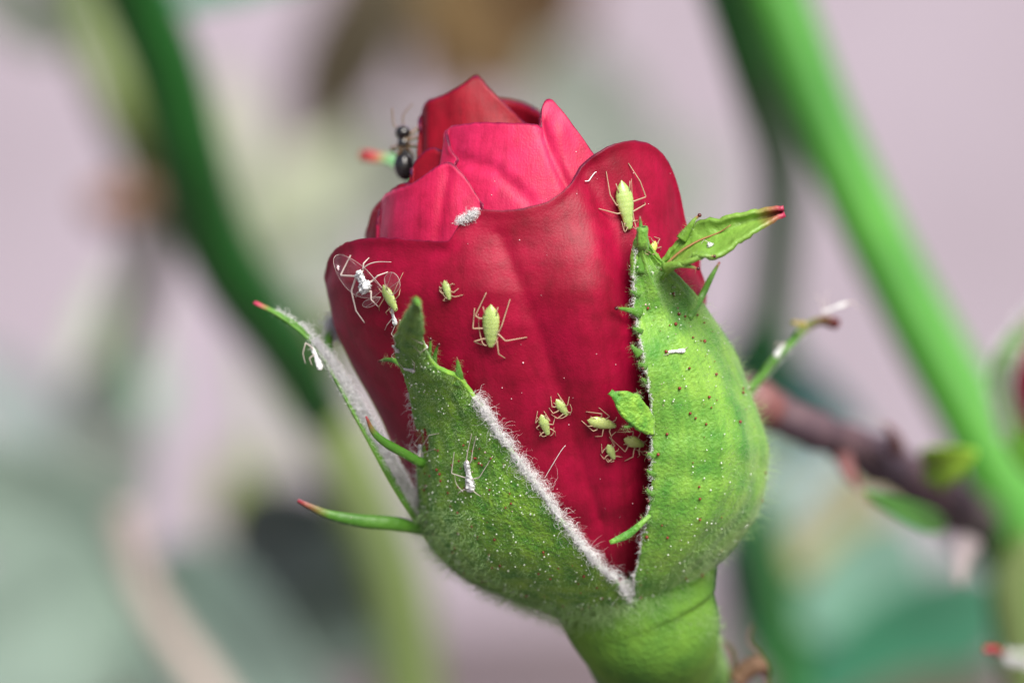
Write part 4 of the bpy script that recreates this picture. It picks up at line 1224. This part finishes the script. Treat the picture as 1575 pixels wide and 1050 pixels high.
# bud below the lower right corner, only a sepal tip shows
B3 = empty('rose_bud', P(1640, 1240, 0.2), 'blurred rose bud showing only a woolly red-pointed sepal below the olive side shoot', 'rose bud')
g = ribbon_grid([(1512, 998, 0.2), (1530, 1004, 0.2), (1552, 1010, 0.2), (1585, 1016, 0.2), (1620, 1040, 0.2), (1650, 1100, 0.2)], [3, 6, 12, 16, 20, 24], (0.2, -0.6, 0.6), nu=10)
so = sheet('sepal', g, mat('red_tip_sepal', (0.12, 0.2, 0.04), (0.1, 0.16, 0.03), tip=(0.32, 0.02, 0.03), tip_at=0.83), B3, 0.003)
p, nrm = sample(g, 2200, 0.0, 1.0, 0.2, 0.7)
hairs('wool', p, rng.normal(size=p.shape) + np.array([0, -0.7, 0.2]), rng.uniform(0.3, 1, len(p)) * 0.006, 0.0002, M['wool'], so, segs=3)
small_bud(B3, 1690, 1160, 0.25, 70, 110)
# dried tendrils beside the stem
T4 = empty('dried_tendril', P(1160, 1060, 0.16), 'curled brown dried tendrils beside the bud stem', 'tendril')
tm = mat('dry_tendril', (0.16, 0.09, 0.05), (0.09, 0.05, 0.03), rough=0.8)
tube('strand', [(1110, 985, 0.17), (1125, 1000, 0.17), (1128, 1025, 0.17), (1118, 1060, 0.17)], [3, 4, 4, 4], tm, T4, n=20, sides=8)
tube('strand', [(1157, 960, 0.17), (1152, 985, 0.17), (1168, 1005, 0.17), (1178, 1030, 0.17), (1180, 1070, 0.17)], [1.5, 2, 3, 3, 4], tm, T4, n=24, sides=8)
tube('strand', [(1130, 1050, 0.15), (1150, 1028, 0.15), (1168, 1022, 0.15), (1178, 1035, 0.16)], [12, 16, 15, 8], tm, T4, n=16, sides=10, lumpy=0.4)

# dark cane on the left
T5 = empty('rose_cane', P(560, 1100, 0.9), 'dark green arching rose cane at the far left of the bud', 'rose cane')
tube('stem', [(150, -130, 0.75), (212, 0, 0.78), (258, 110, 0.8), (288, 230, 0.82), (318, 340, 0.85), (368, 440, 0.88), (435, 530, 0.92), (490, 630, 0.96)], [54, 54, 54, 54, 56, 56, 54, 46], SM['dark'], T5, n=44, sides=20)
T6 = empty('rose_cane', P(640, 1150, 1.1), 'olive green rose cane rising from below left of the bud', 'rose cane')
tube('stem', [(450, 500, 1.1), (490, 610, 1.1), (540, 720, 1.1), (585, 830, 1.1), (615, 930, 1.1), (640, 1130, 1.1)], [34, 46, 50, 50, 48, 48], SM['olive'], T6, n=36, sides=18)
leaf_part(T6, (500, 600, 1.15), (400, 500, 1.3), 90, LM['olive'])
leaf_part(T6, (590, 820, 1.3), (340, 850, 1.6), 190, LM['slate'], tilt=-0.15)
leaf_part(T6, (620, 1000, 1.3), (360, 880, 1.6), 210, LM['slate'], tilt=-0.15)
leaf_part(T6, (480, 600, 1.2), (520, 470, 1.35), 110, leafmat('dark_olive_leaf', (0.11, 0.12, 0.05), 0.7))
T7 = empty('rose_cane', P(60, 760, 1.4), 'pale olive cane with a brown withered node at the left', 'rose cane')
tube('stem', [(90, -120, 1.25), (140, 50, 1.25), (190, 170, 1.25), (228, 270, 1.3), (232, 380, 1.4), (200, 490, 1.5), (160, 620, 1.55), (120, 760, 1.6), (100, 1150, 1.6)], [34, 38, 40, 36, 30, 34, 36, 36, 36], SM['olive'], T7, n=44, sides=16)
tube('withered_node', [(222, 300, 1.3), (190, 312, 1.25), (162, 318, 1.22), (140, 310, 1.2)], [24, 34, 34, 14], mat('withered_brown', (0.30, 0.15, 0.10), (0.2, 0.12, 0.06)), T7, n=16, lumpy=0.5)
leaf_part(T7, (120, 60, 1.25), (-60, -40, 1.2), 110, LM['grey'])
# lower left leaves
T8 = empty('rose_shoot', P(200, 1300, 1.2), 'grey-green rose leaves spreading over the lower left', 'rose leaves')
tube('stem', [(190, 1300, 1.3), (196, 1100, 1.3), (200, 900, 1.3), (205, 780, 1.3)], [14, 12, 10, 8], SM['olive'], T8, n=20)
leaf_part(T8, (198, 900, 1.28), (-140, 1060, 1.1), 300, LM['bloom'])
leaf_part(T8, (202, 880, 1.28), (-120, 680, 1.2), 210, LM['bloom'])
leaf_part(T8, (205, 890, 1.28), (520, 1130, 1.1), 250, LM['bloom'])
leaf_part(T8, (203, 800, 1.3), (130, 560, 1.4), 130, LM['grey'])
tube('stalk', [(190, 780, 1.0), (205, 860, 1.0), (245, 950, 1.0), (300, 1030, 1.0), (360, 1120, 1.0)], [24, 22, 24, 26, 26], mat('pale_pink_stalk', (0.46, 0.38, 0.35), (0.40, 0.33, 0.30)), T8, n=24)
# top: green leaf, dry leaf, grey leaf behind the bud
T9 = empty('rose_shoot', P(520, -260, 1.3), 'rose shoot above the bud with a green and a dry brown leaf', 'rose leaves')
tube('stem', [(560, -300, 1.5), (600, -200, 1.5), (640, -120, 1.5)], [14, 14, 10], SM['olive'], T9, n=16)
leaf_part(T9, (560, -120, 1.2), (250, 10, 1.0), 110, LM['emerald'])
leaf_part(T9, (640, -150, 2.0), (850, 110, 2.5), 270, leafmat('pale_brown_leaf', (0.44, 0.30, 0.12), 0.8))
leaf_part(T9, (640, -140, 2.0), (690, 175, 2.6), 150, leafmat('buff_leaf', (0.56, 0.45, 0.26), 0.8), tilt=0.4)
leaf_part(T9, (630, -130, 2.0), (560, 130, 2.6), 130, leafmat('sandy_leaf', (0.58, 0.48, 0.32), 0.8), tilt=-0.3)
leaf_part(T9, (640, -100, 1.8), (460, 230, 2.0), 150, leafmat('tan_leaf', (0.36, 0.32, 0.2), 0.8))
T10 = empty('rose_shoot', P(1000, 760, 1.9), 'faint grey-green leaves hidden behind the bud', 'rose leaves')
tube('stem', [(1000, 760, 1.9), (985, 560, 1.9), (970, 380, 1.9)], [16, 14, 10], SM['pale'], T10, n=16)
leaf_part(T10, (970, 400, 1.9), (860, 60, 2.1), 200, LM['grey'])
leaf_part(T10, (975, 420, 1.9), (1080, 210, 2.0), 130, LM['grey'])
leaf_part(T10, (960, 440, 1.9), (460, 210, 2.3), 170, leafmat('pale_leaf', (0.36, 0.39, 0.32), 0.7))
# lower right foliage
T11 = empty('rose_shoot', P(1250, 1300, 0.9), 'dark and emerald rose leaves filling the lower right behind the stem', 'rose leaves')
tube('stem', [(1250, 1300, 1.0), (1220, 1100, 1.0), (1190, 900, 1.0), (1165, 760, 1.0)], [34, 34, 32, 24], SM['dark'], T11, n=24, sides=16)
leaf_part(T11, (1220, 1080, 1.1), (1130, 760, 1.3), 130, leafmat('deep_green_leaf', (0.012, 0.13, 0.05)))
leaf_part(T11, (1225, 1090, 1.1), (1330, 800, 1.5), 150, leafmat('moss_leaf', (0.10, 0.20, 0.09)))
leaf_part(T11, (1230, 1060, 1.1), (1570, 900, 1.3), 170, leafmat('jade_leaf', (0.03, 0.16, 0.085)))
leaf_part(T11, (1220, 960, 1.1), (1420, 830, 1.3), 150, leafmat('sea_green_leaf', (0.16, 0.32, 0.24)))
leaf_part(T11, (1195, 860, 1.1), (1340, 740, 1.6), 180, leafmat('tan_green_leaf', (0.36, 0.34, 0.19), 0.8))
leaf_part(T11, (1240, 1150, 1.1), (1540, 1050, 1.2), 120, leafmat('umber_leaf', (0.12, 0.10, 0.075)))
leaf_part(T11, (1180, 830, 1.1), (1250, 620, 1.5), 120, leafmat('powder_blue_leaf', (0.30, 0.42, 0.45)))
# soft distant foliage on the left half
T12 = empty('rose_shoot', P(420, 820, 2.0), 'pale yellow-green distant leaves between the arching cane and the bud', 'rose leaves')
tube('stem', [(420, 820, 2.0), (400, 600, 2.0), (380, 420, 2.0), (360, 180, 2.0)], [16, 15, 12, 8], SM['pale'], T12, n=20)
leaf_part(T12, (372, 330, 2.0), (330, 110, 2.1), 120, leafmat('straw_leaf', (0.36, 0.37, 0.29), 0.7))
leaf_part(T12, (380, 400, 2.0), (545, 190, 2.1), 110, leafmat('lime_grey_leaf', (0.33, 0.37, 0.26), 0.7))
leaf_part(T12, (392, 520, 2.0), (560, 330, 2.2), 130, leafmat('mist_leaf', (0.36, 0.40, 0.35), 0.7))
leaf_part(T12, (410, 720, 1.9), (330, 820, 1.8), 120, LM['olive'])
T13 = empty('rose_shoot', P(60, 900, 1.9), 'misty blue-green leaf spray at the lower left rim', 'rose leaves')
tube('stem', [(60, 1000, 1.9), (90, 800, 1.9), (140, 600, 1.9)], [14, 12, 8], SM['pale'], T13, n=16)
leaf_part(T13, (110, 720, 1.9), (-60, 540, 1.9), 130, leafmat('blue_grey_leaf', (0.27, 0.33, 0.33), 0.7))
leaf_part(T13, (110, 740, 1.9), (250, 560, 1.9), 110, leafmat('mint_leaf', (0.22, 0.42, 0.28), 0.7))
leaf_part(T13, (130, 640, 1.9), (225, 400, 2.0), 100, leafmat('mint_grey_leaf', (0.33, 0.42, 0.30), 0.7))
